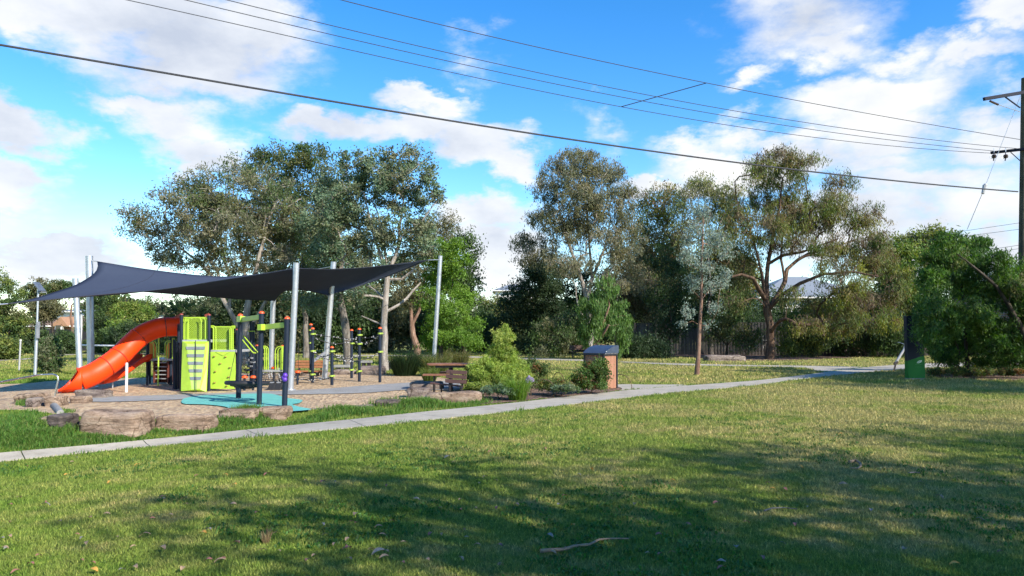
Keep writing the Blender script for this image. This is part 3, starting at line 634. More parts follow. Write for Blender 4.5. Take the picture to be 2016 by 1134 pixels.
# background trees beyond the fence and playground
bgt = 'background trees behind the park'
for lab, base, d, lobes, pal in [
 ('dark tree behind the fence left of the sapling crown', (1330, 690), 68, [(1290, 560, 50, 40), (1350, 540, 50, 40), (1330, 620, 70, 40)], ['dark', 'mid']),
 ('green background tree behind the trunk fork of the largest gum', (1450, 690), 70, [(1420, 560, 50, 40), (1480, 600, 50, 40), (1440, 640, 60, 30), (1470, 530, 30, 25)], ['mid', 'dark']),
 ('background tree under the right limbs of the largest gum', (1640, 690), 66, [(1600, 640, 50, 26), (1680, 640, 60, 30), (1750, 620, 40, 34), (1770, 560, 30, 30)], ['mid', 'olive', 'dark']),
 ('green rounded background tree left of the bushy tree by the pole', (1780, 695), 60, [(1745, 520, 30, 22), (1775, 500, 30, 20), (1785, 560, 34, 40), (1760, 600, 40, 40)], ['bush', 'mid', 'yellow']),
 ('pale thin tree rising behind the bushy tree by the pole', (1820, 695), 62, [(1800, 478, 28, 16), (1830, 470, 24, 14), (1850, 520, 30, 30)], ['yellow', 'grey']),
 ('dark tree mass behind the fence between sapling and forked trunk', (1400, 690), 64, [(1380, 620, 60, 40), (1450, 640, 60, 34), (1280, 620, 50, 40)], ['dark']),
 ('dark tree filling the gap behind the lower trunk of the big grey gum', (1130, 690), 62, [(1120, 560, 34, 34), (1085, 540, 30, 30), (1130, 610, 46, 34), (1180, 600, 40, 34), (1200, 560, 30, 30), (1140, 660, 60, 24)], ['dark', 'mid']),
 ('dark tall tree behind the fence near the green sign', (1740, 690), 62, [(1700, 600, 40, 34), (1740, 620, 40, 40), (1640, 610, 40, 30), (1780, 640, 30, 40), (1760, 580, 30, 30)], ['dark', 'mid']),
 ('tall mid green tree between the big grey gum and the sapling', (1290, 690), 60, [(1270, 520, 36, 40), (1300, 560, 40, 40), (1240, 600, 40, 40), (1330, 500, 30, 30)], ['mid', 'grey', 'dark']),
 ('olive tree filling the gap between the sapling and the largest gum', (1440, 690), 60, [(1420, 500, 36, 36), (1450, 540, 40, 40), (1400, 560, 30, 40)], ['olive', 'autumn', 'mid']),
 ('dark tree mass low behind the forked trunk of the largest gum', (1560, 690), 64, [(1540, 625, 50, 34), (1610, 640, 60, 34), (1680, 630, 50, 34), (1560, 665, 60, 20)], ['dark', 'mid']),
 ('dim tree deep behind the spring rockers', (470, 700), 60, [(440, 600, 40, 30), (490, 610, 40, 35), (460, 655, 60, 35)], ['dark', 'mid']),
 ('dim tree deep behind the tall thin swing post', (560, 700), 58, [(540, 600, 45, 35), (590, 620, 45, 40), (560, 665, 60, 28)], ['dark', 'olive']),
 ('dim tree deep behind the rope course', (660, 700), 58, [(640, 610, 45, 35), (700, 620, 45, 40), (665, 665, 60, 28)], ['dark', 'mid']),
 ('dim tree deep behind the pale forked gum', (770, 700), 60, [(740, 590, 45, 35), (790, 610, 45, 45), (765, 665, 60, 28), (780, 530, 40, 30)], ['dark', 'grey']),
 ('dim tree deep behind the brown trunked gum', (850, 700), 62, [(830, 620, 45, 45), (870, 650, 45, 40)], ['dark', 'mid']),
 ('olive hillside tree seen in the gap left of the dark conifer', (965, 690), 80, [(955, 600, 30, 16), (985, 605, 30, 18), (960, 640, 50, 25), (1000, 640, 30, 30)], ['olive', 'yellow', 'mid']),
 ('green rounded tree low in the gap beside the wattle', (955, 702), 62, [(950, 640, 28, 22), (975, 660, 30, 22), (945, 680, 30, 16)], ['mid', 'dark'])]:
    tree('background_tree', lab, 'tree', base, d, lobes, nc=95, nl=120, cr=1.0, leaf=(.26, .12), pal=pal, bark='dark', tw=9, group=bgt, dep=.8)
lf = 'trees at the far side of the field on the left'
for lab, base, d, lobes, pal, tw, dr in [
 ('yellow-green tree at the far left edge with a dark top', (15, 700), 55, [(5, 560, 14, 20), (22, 590, 26, 24), (5, 620, 34, 24), (35, 640, 30, 24)], ['mid', 'yellow', 'olive'], 6, .3),
 ('low bright bush cut by the left edge of the field', (8, 708), 44, [(8, 682, 24, 14), (-6, 690, 20, 12)], ['yellow', 'mid'], 4, .2),
 ('tall thin tree behind the solar light panel', (92, 696), 64, [(85, 562, 26, 14), (60, 582, 24, 16), (100, 590, 26, 20), (66, 615, 26, 22)], ['olive', 'grey', 'mid'], 6, .3),
 ('flat topped tree with a bare brown trunk in front of the brick house', (141, 690), 60, [(128, 566, 30, 8), (155, 576, 20, 7)], ['mid', 'olive'], 7, .1),
 ('dense green tree right of the left sail poles', (196, 697), 57, [(185, 590, 18, 20), (186, 625, 14, 28), (200, 645, 14, 22), (200, 665, 34, 30), (225, 650, 20, 25)], ['mid', 'dark'], 7, .2),
 ('olive tree with pale leaning trunk in front of the brick house', (112, 698), 58, [(92, 608, 20, 18)], ['grey', 'olive'], 5, .3),
 ('round dark bush right of the solar light pole', (130, 698), 55, [(125, 676, 20, 18)], ['mid', 'dark'], 4, .1),
 ('dark bush behind the solar light pole', (62, 698), 57, [(50, 680, 36, 16), (75, 670, 22, 18)], ['dark', 'mid'], 4, .1),
 ('broad grey-green tree behind the top of the tube slide', (345, 697), 58, [(300, 605, 34, 18), (340, 595, 50, 18), (390, 605, 50, 20), (330, 640, 60, 26), (400, 650, 50, 28), (420, 600, 30, 20)], ['mid', 'grey', 'dark'], 9, .2),
 ('pale yellow-green tree behind the bend of the tube slide', (272, 697), 55, [(250, 612, 20, 12), (272, 608, 22, 12), (285, 625, 22, 14), (245, 640, 24, 14)], ['yellow', 'bright'], 6, .2),
 ('dark bushy tree behind the middle of the tube slide', (240, 698), 53, [(225, 670, 26, 20), (255, 660, 34, 26), (285, 665, 34, 24)], ['dark', 'mid'], 6, .2),
 ('dark bushy tree behind the lower play deck', (340, 698), 52, [(320, 665, 30, 26), (360, 670, 30, 24), (395, 675, 30, 20)], ['dark', 'mid'], 6, .2),
 ('slim tree with drooping green crown between the houses', (222, 694), 70, [(218, 600, 12, 16), (215, 618, 18, 12)], ['mid', 'yellow'], 5, .3)]:
    tree('background_tree', lab, 'tree', base, d, lobes, nc=90, nl=80, cr=.5, leaf=(.18, .08), pal=pal, bark='red' if 'brown' in lab else 'dark', droop=dr, tw=tw, group=lf, dep=.8)
tree('shrub', 'small leafy shrub beside the solar light pole', 'shrub', (96, 734), 29, [(95, 690, 20, 18), (85, 708, 14, 12), (108, 712, 14, 10), (95, 668, 12, 8), (100, 725, 12, 8)], nc=70, nl=80, cr=.26, leaf=(.1, .045), pal=['mid', 'grey'], bark='red', droop=.4, tw=3, dep=.9)
# right bushy tree
tree('bushy_tree', 'large bushy dark green tree in front of the power pole', 'tree', (1905, 741), 27,
 [(1880, 475, 34, 18), (1925, 480, 34, 20), (1848, 505, 26, 20), (1890, 510, 46, 24), (1945, 520, 36, 24), (1835, 550, 30, 26), (1885, 560, 50, 32), (1950, 560, 44, 30), (2000, 530, 40, 22), (1835, 600, 28, 26), (1880, 615, 52, 34), (1945, 620, 50, 34), (2010, 590, 46, 34), (1850, 655, 34, 26), (1905, 668, 52, 28), (1970, 670, 50, 32), (2030, 650, 44, 40), (1880, 702, 40, 14), (1950, 708, 50, 16), (2010, 705, 40, 20), (1862, 690, 30, 16), (1822, 640, 18, 28, -2.6), (1826, 610, 22, 20, -2.4), (1832, 672, 14, 16, -2.5), (1840, 590, 24, 24, -1.6), (2060, 590, 50, 60), (2080, 680, 50, 40)],
 nc=620, nl=105, cr=.3, leaf=(.15, .034), pal=['bush'], bark='dark', droop=.45, dep=.95, tipr=.006, off=.0, twigs=1,
 limbs=[[(1905, 741, 8), (1903, 700, 7), (1900, 650, 6), (1895, 590, 5), (1890, 530, 3)], [(1905, 735, 7), (1880, 715, 6), (1868, 680, 5), (1855, 620, 3)]])
tree('bushy_tree', 'leaning dark limbed tree cut by the right edge of the picture', 'tree', (2040, 738), 25.5,
 [(1890, 500, 10, 8), (2010, 560, 30, 14), (2050, 560, 40, 30), (2060, 620, 50, 40)],
 nc=80, nl=70, cr=.32, leaf=(.15, .034), pal=['bush', 'olive'], bark='dark', droop=.4, dep=.7, tipr=.007,
 limbs=[[(2040, 738, 12), (2030, 690, 11), (2008, 640, 10), (1985, 600, 8), (1962, 565, 6), (1935, 540, 5), (1905, 515, 3), (1885, 500, 2)], [(2005, 637, 6), (1985, 612, 5), (1960, 600, 3)], [(1966, 570, 5), (1948, 548, 4), (1920, 530, 3)]])
# garden shrubs by the path
gs = 'shrubs in the garden bed beside the path'
tree('conifer_shrub', 'pointed yellow-green feathery shrub behind the lime grass tuft', 'shrub', (985, 779), 20.2,
 [(994, 648, 3, 12), (980, 662, 3, 9), (1004, 668, 4, 8), (988, 672, 9, 14), (975, 690, 12, 10), (996, 695, 14, 12), (983, 710, 24, 12), (955, 715, 8, 8), (1012, 706, 6, 9), (975, 726, 34, 14), (985, 745, 56, 18), (950, 748, 36, 18), (1022, 745, 26, 18), (1015, 732, 26, 18), (998, 765, 46, 14), (945, 735, 22, 16), (970, 770, 40, 10), (1000, 712, 20, 14)],
 nc=560, nl=100, cr=.13, leaf=(.085, .014), pal=['conif'], bark='brown', droop=-.35, dep=.9, tipr=.004, group=gs, tw=4)
tree('leafy_shrub', 'dark green and reddish leafy shrub in front of the bin enclosure', 'shrub', (1163, 776), 19.3,
 [(1160, 725, 24, 14), (1185, 720, 14, 14), (1145, 742, 24, 14), (1180, 745, 24, 16), (1165, 762, 36, 10)], nc=90, nl=90, cr=.14, leaf=(.06, .028), pal=['redgreen', 'bush'], bark='brown', droop=.0, dep=.9, tipr=.004, group=gs, tw=4)
tree('leafy_shrub', 'dark shrub with brown tips right of the feathery shrub', 'shrub', (1045, 768), 21.5,
 [(1030, 722, 26, 16), (1055, 730, 24, 14), (1035, 748, 34, 14)], nc=80, nl=90, cr=.16, leaf=(.06, .028), pal=['redgreen', 'mid'], bark='brown', droop=.0, dep=.9, tipr=.004, group=gs, tw=4)
tree('leafy_shrub', 'small dark shrub between the picnic table and the feathery shrub', 'shrub', (928, 775), 20.6,
 [(932, 735, 12, 16), (925, 755, 14, 12), (940, 765, 20, 10)], nc=50, nl=90, cr=.15, leaf=(.06, .024), pal=['mid', 'bush'], bark='brown', droop=.0, dep=.9, tipr=.004, group=gs, tw=3)
tree('low_shrub', 'low rusty brown and green shrub behind the plant hoops', 'shrub', (1090, 781), 19.0,
 [(1075, 758, 20, 10), (1100, 755, 26, 10), (1110, 768, 26, 8), (1080, 770, 22, 8)], nc=60, nl=80, cr=.13, leaf=(.05, .02), pal=['autumn', 'redgreen'], bark='brown', droop=.1, tipr=.004, group=gs, tw=3)
tree('low_shrub', 'low grey-green shrub at the path edge under the reddish shrub', 'shrub', (1110, 783), 18.5,
 [(1105, 775, 18, 6), (1125, 772, 14, 6)], nc=30, nl=80, cr=.1, leaf=(.05, .02), pal=['blue', 'mid'], bark='brown', droop=.1, tipr=.004, group=gs, tw=3)
tree('low_shrub', 'low yellow-green shrub beside the sandstone boulders', 'shrub', (940, 783), 18.8,
 [(945, 766, 14, 8), (925, 774, 16, 6), (955, 776, 14, 6)], nc=40, nl=90, cr=.12, leaf=(.05, .02), pal=['yellow', 'conif'], bark='brown', droop=.1, tipr=.004, group=gs, tw=3)
tree('low_shrub', 'grey-green low plant left of the lime grass tuft', 'shrub', (985, 789), 17.8,
 [(980, 770, 20, 10), (995, 780, 20, 6), (960, 782, 14, 5)], nc=45, nl=80, cr=.11, leaf=(.05, .018), pal=['blue', 'bush'], bark='brown', droop=.1, tipr=.004, group=gs, tw=3)
tree('ground_cover', 'low brown and green ground cover behind the green sign', 'ground cover', (1900, 744), 26, [(1845, 735, 22, 4), (1885, 736, 26, 4), (1930, 737, 30, 4), (1985, 737, 40, 4)], nc=90, nl=90, cr=.16, leaf=(.06, .03), pal=['redgreen', 'dark', 'autumn'], bark='brown', droop=.0, tipr=.004, tw=2, dep=.15)
# shade trees behind the photographer
sg = 'shade trees behind the photographer'
def cas(x, y, h, r, lab, n=100, s=1):
    global rng
    rng = np.random.default_rng(s); rnd = random.Random(s)
    t = thing('shade_tree', lab, 'tree', (x, y, 0), sg)
    mb = MB(); tp = Vector((x, y, 0)); mb.tube([tp, tp+Vector((.1, 0, h*.4)), tp+Vector((0, .2, h*.85))], [.15, .11, .04], 9)
    C = unit(rng.normal(size=(n, 3)))*rng.random((n, 1))**.4*np.array([r, r, h*.3])+np.array([x, y, h*.72])
    for c in C[:40]: mb.tube([tp+Vector((0, 0, h*.45+.3*rnd.random())), (Vector(c)+tp+Vector((0, 0, h*.6)))/2, c], [.08, .05, .02], 4)
    mb.build('trunk', barkmat('bark_grey', *BARK['grey']), t, sm=True)
    M = n*33; idx = np.repeat(np.arange(n), 33); pt = C[idx]+unit(rng.normal(size=(M, 3)))*rng.random((M, 1))**.5*.75
    leaves('crown', pt, unit(rng.normal(size=(M, 3))), np.full(M, .24), np.full(M, .13), leafmat('leaf_soft'), t, pick_cols(M, BG['mid']), True)
cas(12.8, .8, 9.0, 3.6, 'leafy tree behind the photographer on the right', 130, 1)
cas(9.2, -1.0, 9.0, 2.7, 'tall tree behind the photographer in the middle', 60, 2)
cas(17.5, 3.0, 9.0, 3.2, 'broad tree far right beside the photographer', 110, 3)
cas(6.4, .4, 8.6, 2.6, 'small tree behind the photographer on the left', 24, 5)
cas(20.5, 15.2, 8.8, 2.6, 'tree further along the lawn beyond the right picture edge', 90, 6)
cas(20.6, 19.0, 8.4, 2.7, 'tree on the verge beside the power pole beyond the picture', 110, 8)
cas(23.5, 12.2, 8.8, 2.4, 'tree nearer the road beyond the right picture edge', 70, 7)
# distant woodland belt closing the horizon
rng = np.random.default_rng(5)
n = 42000; ang = rng.uniform(-.95, .95, n); dd = rng.uniform(120, 150, n)
hm = 5.5+2.5*np.sin(ang*23)+1.5*np.sin(ang*61+1)
c = np.stack([np.tan(ang)*dd, dd, rng.random(n)**.8*hm], 1)
o = leaves('distant_woodland', c, unit(rng.normal(size=(n, 3))), rng.uniform(.9, 1.7, n), rng.uniform(.5, .9, n), leafmat('leaf_soft'), None, pick_cols(n, BG['mid']+BG['olive']), False)
prop(o, 'continuous belt of dark green woodland closing the horizon', 'woodland', kind='stuff')
# ------------------------------------------------------------ playground
M_RED = mat('red_plastic', (.90, .055, .004), .48, var=.06, scale=2, spec=.3, bmp=.04, bscale=30)
M_ORG = mat('orange_plastic', (.80, .26, .02), .45, var=.06)
M_LIME = mat('lime_metal', (.34, .50, .04), .4, var=.06)
M_LIMEP = mat('lime_panel', (.34, .52, .04), .45, var=.16, scale=3)
M_LIME2 = mat('pale_lime_panel', (.40, .55, .13), .45, var=.16, scale=3)
M_LIMED = mat('dull_lime_beam', (.34, .46, .07), .5, var=.1)
M_NAVY = mat('navy_post', (.010, .017, .032), .5, var=.1, spec=.25)
M_CAP = mat('red_cap', (.75, .09, .015), .4, var=.05)
M_STEEL = mat('galvanised', (.50, .52, .55), .45, metal=.75, var=.12, scale=9)
M_WHITE = mat('white_post', (.62, .62, .6), .5, var=.08)
M_GREY = mat('grey_plastic', (.22, .23, .25), .5, var=.08)
M_DECK = mat('deck_grey', (.38, .39, .40), .5, metal=.3, var=.1)
M_BLACK = mat('black_rubber', (.012, .012, .014), .6, var=.2)
M_PURP = mat('purple_plastic', (.10, .03, .35), .4)
M_ROPE = mat('black_rope', (.02, .02, .022), .8)
M_BEAD = mat('white_rope_link', (.38, .38, .38), .5)
M_CLEAR = mat('pale_panel', (.45, .5, .5), .3)
M_DWOOD = mat('dark_brown_wood', (.11, .055, .03), .7, var=.3, scale=8, bmp=.2)
M_OWOOD = mat('orange_brown_wood', (.28, .115, .045), .65, var=.25, scale=6, bmp=.2)
def post(t, px, ytop, ybot, Y, w, name='post', cap=None, wt=None, px2=None, n=14, m=None, capm=None):
    a = P(px, ybot, Y); b = P(px if px2 is None else px2, ytop, Y); a.z = min(a.z, .0)-.05
    r = w/2
    o = MB().tube([a, b], [r, (wt or w)/2], n).build(name, m or M_NAVY, t, sm=True)
    if cap:
        MB().ball(b, (wt or w)/2*cap, 14, 6, zmin=0, zs=.85).build('cap', capm or M_CAP, o, sm=True)
    return o
def pxp(pts, Y): return [P(x, y, Y) for x, y in pts]
def arcrail(t, xa, xb, ytop, ybot, Y, n=3, name='handrail', m=None):
    """bent loop rail: n nested tubes rising at xa and curling to xb"""
    mb = MB()
    for k in range(n):
        f = k/max(1, n); x0 = xa; x1 = xb+(xa-xb)*f*.9; yt = ytop+(abs(xb-xa))*.45*f*1.1; r = abs(x1-x0)*.6; sgn = 1 if x1 > x0 else -1
        pts = [P(x0, yt+.3, Y), P(x0+sgn*r*.3, yt, Y)]
        for a in range(0, 91, 18): pts.append(P(x1-sgn*r+sgn*r*math.sin(R(a)), yt+r*(1-math.cos(R(a))), Y))
        pts.append(P(x1, ybot, Y)); mb.tube(pts, .016, 6)
    return mb.build(name, m or M_LIME, t, sm=True)
def lattice(x0, x1, y0, y1, Y, pitch, w, mb):
    a = P(x0, y1, Y); b = P(x1, y0, Y); W_ = b.x-a.x; H = b.z-a.z
    for sgn in (1, -1):
        k = -int(H/pitch)-1
        while k*pitch < W_:
            x = k*pitch
            lo = max(0, -x); hi = min(H, W_-x)
            if hi > lo+.01:
                if sgn == 1: p = (a.x+x+lo, a.z+lo); q = (a.x+x+hi, a.z+hi)
                else: p = (b.x-x-lo, a.z+lo); q = (b.x-x-hi, a.z+hi)
                mb.beam((p[0], Y+(.004 if sgn > 0 else -.004), p[1]), (q[0], Y+(.004 if sgn > 0 else -.004), q[1]), .006, w)
            k += 1
    return mb
# ---- tower with tube slide and climbing walls
YT = 20.3
tw_ = thing('play_tower', 'tall play tower with orange-red tube slide and lime climbing walls', 'playground', G(384, 772, 0))
for (px, yt, yb, Y, w) in [(357.2, 620, 770, 20.3, .088), (411.5, 621, 766, 20.3, .088), (352, 640, 765, 21.2, .088), (409, 630, 762, 21.5, .088), (467, 650, 765, 20.9, .085), (343, 668, 766, 20.9, .075), (347.5, 672, 766, 21.0, .07)]:
    post(tw_, px, yt, yb, Y, w, cap=1.2 if yt < 660 else None, capm=mat('dark_red', (.22, .04, .03), .5))
for q_ in ((346, 624, 357, 619), (404, 622, 412, 619)): MB().beam(P(q_[0], q_[1], 20.6), P(q_[2], q_[3], 20.6), .06, .07).build('cap_bracket', mat('dark_red', (.22, .04, .03), .5), tw_)
d0 = P(357, 671.5, YT); d1 = P(412, 671.5, YT)
MB().box(((d0.x+d1.x)/2, YT+.6, d0.z), (d1.x-d0.x+.02, 1.25, .075)).build('deck', M_DECK, tw_, bevel=.01)
d2 = P(412.6, 691.5, 20.45); d3 = P(464, 691.5, 20.45)
MB().box(((d2.x+d3.x)/2, 21.0, d2.z), (d3.x-d2.x, 1.1, .07)).build('deck', M_DECK, tw_, bevel=.01)
# barrier mesh panels with rails
mb = lattice(362, 409.5, 626, 668, YT+.12, .052, .012, MB())
mb.beam(P(361, 625.5, YT+.12), P(410, 625.5, YT+.12), .03, .04).beam(P(361, 668, YT+.12), P(410, 668, YT+.12), .03, .03)
for x in (361.5, 409.5): mb.beam(P(x, 625, YT+.12), P(x, 668, YT+.12), .03, .03)
mb.build('mesh_panel', M_LIME, tw_)
mb = MB()
for xa, xb in ((364, 370), (371, 376), (396, 392), (404, 399), (408, 405)):
    mb.tube([P(xa, 668, YT), P(xa, 632, YT), P(xa*.8+xb*.2, 627.5, YT), P(xb, 626.5, YT)], .014, 6)
mb.build('handrail', M_LIME, tw_, sm=True)
for q_ in ((364, 370), (403, 407)): MB().prism(pxp([(q_[0], 628), (q_[1], 628), (q_[1], 668), (q_[0], 668)], YT+.10), (0, .01, 0)).build('side_panel', M_LIMEP, tw_)
mb = lattice(420, 459, 644.5, 689, YT+.3, .052, .012, MB())
mb.beam(P(416, 643.5, YT+.3), P(463, 643.5, YT+.3), .03, .035).beam(P(416, 688.5, YT+.3), P(463, 688.5, YT+.3), .03, .03)
mb.build('mesh_panel', M_LIME, tw_)
arcrail(tw_, 414, 425, 641.5, 689, YT+.2, 2); arcrail(tw_, 463, 452.5, 642, 689, YT+.2, 3)
# climbing wall with five slots, a tapered tray shape standing proud of the posts
yb = 772; Yw = 19.95
outer = [(359, 672), (410.3, 672), (408, 720), (405.6, 771), (356.2, 770), (357.5, 720)]
inner = [(367, 676), (404.5, 676), (400, 732), (394.5, 767), (376, 768), (372, 732)]
mb = MB()
o_ = [P(x, y, Yw+.28*(771-y)/99) for x, y in outer]; i_ = [P(x, y, Yw-.07+.28*(771-y)/99) for x, y in inner]
# face panel
v = o_+i_; mb.add(v, [(0, 1, 7, 6), (1, 2, 8, 7), (2, 3, 9, 8), (3, 4, 10, 9), (4, 5, 11, 10), (5, 0, 6, 11), (6, 7, 8, 9, 10, 11)])
back = [p+Vector((0, .05, 0)) for p in o_]; mb.add(o_+back, [(i, i+6, (i+1) % 6+6, (i+1) % 6) for i in range(6)]+[(11, 10, 9, 8, 7, 6)])
cw = mb.build('climbing_wall', M_LIMEP, tw_)
fc = MB().prism([P(x, y, Yw-.072+.28*(771-y)/99) for x, y in [(368, 677.5), (403.5, 677.5), (399, 732), (393.5, 765), (377, 766), (373, 732)]], (0, .003, 0)); fc.build('face_panel', M_LIME2, cw)
for cy, w in ((685.3, 38), (700.2, 34.5), (715, 31), (730, 27), (745, 22.5)):
    MB().prism([P(x, y, Yw-.085+.28*(771-y)/99) for x, y in [(384.8-w/2, cy-3.1), (384.8+w/2, cy-3.1), (384.8+w/2-1.2, cy+3.1), (384.8-w/2+1.2, cy+3.1)]], (0, .012, 0)).build('foot_slot', mat('slot_grey', (.17, .19, .20), .6), cw)
MB().tube([P(385, 670, Yw+.2), P(385.3, 720, Yw-.0), P(385.8, 771, Yw-.13)], .010, 6).build('climbing_rope', M_ROPE, tw_, sm=True)
mb = MB(); mb.prism([P(x, y, 20.3) for x, y in [(413.5, 692.5), (462.5, 692.5), (463, 735), (461, 766), (411.8, 765.5), (412.5, 720)]], (0, .05, 0))
rw = mb.build('climbing_wall', M_LIMEP, tw_, bevel=.008)
MB().prism([P(x, y, 20.285) for x, y in [(424, 693), (453, 693), (438, 700)]], (0, .02, 0)).build('notch_panel', mat('lime_notch', (.42, .56, .05), .5), rw)  # notch triangle in a paler lime than the wall
for (x, y) in ((421.5, 701.8), (444, 702.5), (433.5, 715.8), (452.7, 723.5), (423.7, 731.5), (450.2, 742.2), (422.4, 753.3), (446, 760)):
    MB().ball(P(x, y, 20.285+.0*(y-690)/78), .036, 8, 6, zs=.6).build('hand_hold', mat('hold_olive', (.27, .20, .04), .6), rw, sm=True)
# tube slide
CLs = [(357, 643, 21.6), (340, 643, 21.5), (325.5, 643.6, 21.4), (309, 646.5, 21.3), (292, 653, 21.15), (276, 662, 21.0), (262, 674, 20.85), (248, 688, 20.7), (234, 702, 20.5), (219, 714, 20.35), (205, 723.5, 20.2), (190, 733, 20.05), (175, 740.5, 19.95), (160, 746, 19.85)]
pts = [P(*q) for q in CLs]
# densify with Catmull-Rom
dp = []
for i in range(len(pts)-1):
    p0 = pts[max(i-1, 0)]; p1 = pts[i]; p2 = pts[i+1]; p3 = pts[min(i+2, len(pts)-1)]
    for k in range(4):
        t = k/4; dp.append(.5*((2*p1)+(p2-p0)*t+(2*p0-5*p1+4*p2-p3)*t*t+(3*p1-p0-3*p2+p3)*t**3))
dp.append(pts[-1]); n = len(dp); rad = [.275+.03*i/n for i in range(n)]
mb = MB().tube(dp, rad, 28, cap=False); sl = mb.build('tube_slide', M_RED, tw_, sm=True)
so = sl.modifiers.new('thick', 'SOLIDIFY'); so.thickness = .012
def ring(i, rr=.012, ex=.008):
    t = (dp[min(i+1, n-1)]-dp[max(i-1, 0)]).normalized(); MB().torus(dp[i], rad[i]+ex, rr, 32, 6, t).build('joint_flange', mat('red_flange', (.45, .03, .012), .5), sl, sm=True)
for i in (21, 32, 39): ring(i)
MB().torus(dp[-1], rad[-1], .02, 32, 6, (dp[-1]-dp[-2]).normalized()).build('joint_flange', M_RED, sl, sm=True)
t8 = (dp[9]-dp[7]).normalized(); u = t8.orthogonal().normalized(); w = t8.cross(u); mb = MB().torus(dp[8], rad[8]+.008, .012, 32, 6, t8)
for k in range(22):
    a = 2*math.pi*k/22; mb.ball(dp[8]+(u*math.cos(a)+w*math.sin(a))*(rad[8]+.018), .016, 6, 4)
mb.build('joint_flange', mat('dark_red', (.22, .04, .03), .5), sl)
# exit chute : open scoop with falling sides
mb = MB(); t0 = (dp[-1]-dp[-2]).normalized(); side = t0.cross(Vector((0, 0, 1))).normalized(); V_ = []; rows = 9; cols = 15
for i in range(rows):
    f = i/(rows-1); c = dp[-1]+Vector((t0.x, t0.y, 0)).normalized()*(.52*f)+Vector((0, 0, -.045*f-.02*f*f)); r0 = rad[-1]*(1-.08*f)
    amax = R(178-150*f**.62)
    for j in range(cols):
        a = -amax+2*amax*j/(cols-1); V_.append(c+side*(r0*math.sin(a))+Vector((0, 0, -r0*math.cos(a)*(1-.15*f))))
mb.add(V_, [(i*cols+j, i*cols+j+1, (i+1)*cols+j+1, (i+1)*cols+j) for i in range(rows-1) for j in range(cols-1)])
ex = mb.build('slide_exit', M_RED, sl, sm=True); so = ex.modifiers.new('thick', 'SOLIDIFY'); so.thickness = .03
for i in range(1, 7):
    MB().tube(V_[i*cols:(i+1)*cols], .013, 5).build('chute_rib', mat('red_flange', (.45, .03, .012), .5), ex, sm=True)
MB().box((dp[-1].x-.32, dp[-1].y-.05, .05), (.18, .3, .12)).build('exit_foot', M_RED, sl, bevel=.02)
post(tw_, 248.6, 716, 773, 19.9, .07, 'slide_support', m=M_WHITE, px2=249.6)
MB().torus(P(249.6, 716, 20.15), .0, .04, 8, 6).build('support_clamp', M_WHITE, tw_)
# lower deck on the left with orange panels, ladder and open slide
for (px, yt, yb_, Y, w) in [(290.5, 676, 757, 22.6, .085), (294.5, 700, 754, 23.2, .08), (336.5, 664, 757, 22.6, .085), (333, 700, 753, 23.2, .08)]: post(tw_, px, yt, yb_, Y, w)
a = P(290, 708, 22.6); b = P(341, 708, 22.6)
MB().box(((a.x+b.x)/2, 23.1, a.z), (b.x-a.x, 1.1, .065)).build('deck', M_DECK, tw_, bevel=.01)
for x0, x1, xs_ in ((294.5, 306.5, 1), (336, 327, -1)):
    lo, hi = min(x0, x1), max(x0, x1)
    pl = [P(x, y, 22.75) for x, y in [(lo, 705.5), (hi, 705.5), (hi, 680 if xs_ < 0 else 684), ((lo+hi)/2+2*xs_, 673.5), (lo, 673.5)]] if xs_ > 0 else [P(x, y, 22.75) for x, y in [(lo, 705.5), (hi, 705.5), (hi, 673.5), ((lo+hi)/2-1, 673.5), (lo, 682)]]
    MB().prism(pl, (0, .03, 0)).build('barrier_panel', M_ORG, tw_)
    arcrail(tw_, x0, x1+2*xs_, 671, 706, 22.55, 2)
mb = MB(); mb.prism(pxp([(338.5, 666), (343.5, 666), (343.5, 706), (338.5, 706)], 22.2), (0, .02, 0))
sp_ = mb.build('side_panel', M_LIMEP, tw_)
mb = MB()
for k in range(8): mb.ball(P(341, 669+k*4.6, 22.19), .018, 6, 4, zs=1)
mb.build('panel_hole', M_NAVY, sp_)
MB().tube([P(311, 760, 21.9), P(312.7, 664, 21.9), P(312.7, 660, 22.3)], .022, 8).build('fire_pole', M_LIME, tw_, sm=True)
ld = MB().prism(pxp([(301.5, 711), (303.5, 711), (303.5, 754), (301.5, 754)], 22.5), (0, .5, 0)).prism(pxp([(329, 711), (331, 711), (331, 754), (329, 754)], 22.5), (0, .5, 0)).prism(pxp([(303, 712), (329, 712), (329, 753), (303, 753)], 22.95), (0, .03, 0)).build('ladder', mat('red_brown_panel', (.12, .03, .02), .6), tw_)
for y in (714, 722, 729.7, 737.5, 745.5):
    MB().box(((P(303, y, 22.6).x+P(329, y, 22.6).x)/2, 22.65, P(316, y, 22.6).z), (.4, .2, .022)).build('ladder_step', M_DECK, ld)
c1 = [(290, 704, 22.7), (276, 706, 22.5), (263, 713, 22.2), (250, 723, 21.9), (236, 732, 21.6), (222, 741, 21.3), (208, 746, 21.05), (196, 748, 20.9)]
q = [P(*a) for a in c1]; mb = MB(); V_ = []
for i, p in enumerate(q):
    t = (q[min(i+1, 7)]-q[max(i-1, 0)]).normalized(); s_ = t.cross(Vector((0, 0, 1))).normalized()
    for (ds, dz) in ((-.24, .12), (-.23, -.02), (-.15, -.09), (0, -.11), (.15, -.09), (.23, -.02), (.24, .12)): V_.append(p+s_*ds+Vector((0, 0, dz)))
mb.add(V_, [(i*7+j, i*7+j+1, (i+1)*7+j+1, (i+1)*7+j) for i in range(7) for j in range(6)])
os_ = mb.build('open_slide', M_RED, tw_, sm=True); so = os_.modifiers.new('thick', 'SOLIDIFY'); so.thickness = .025
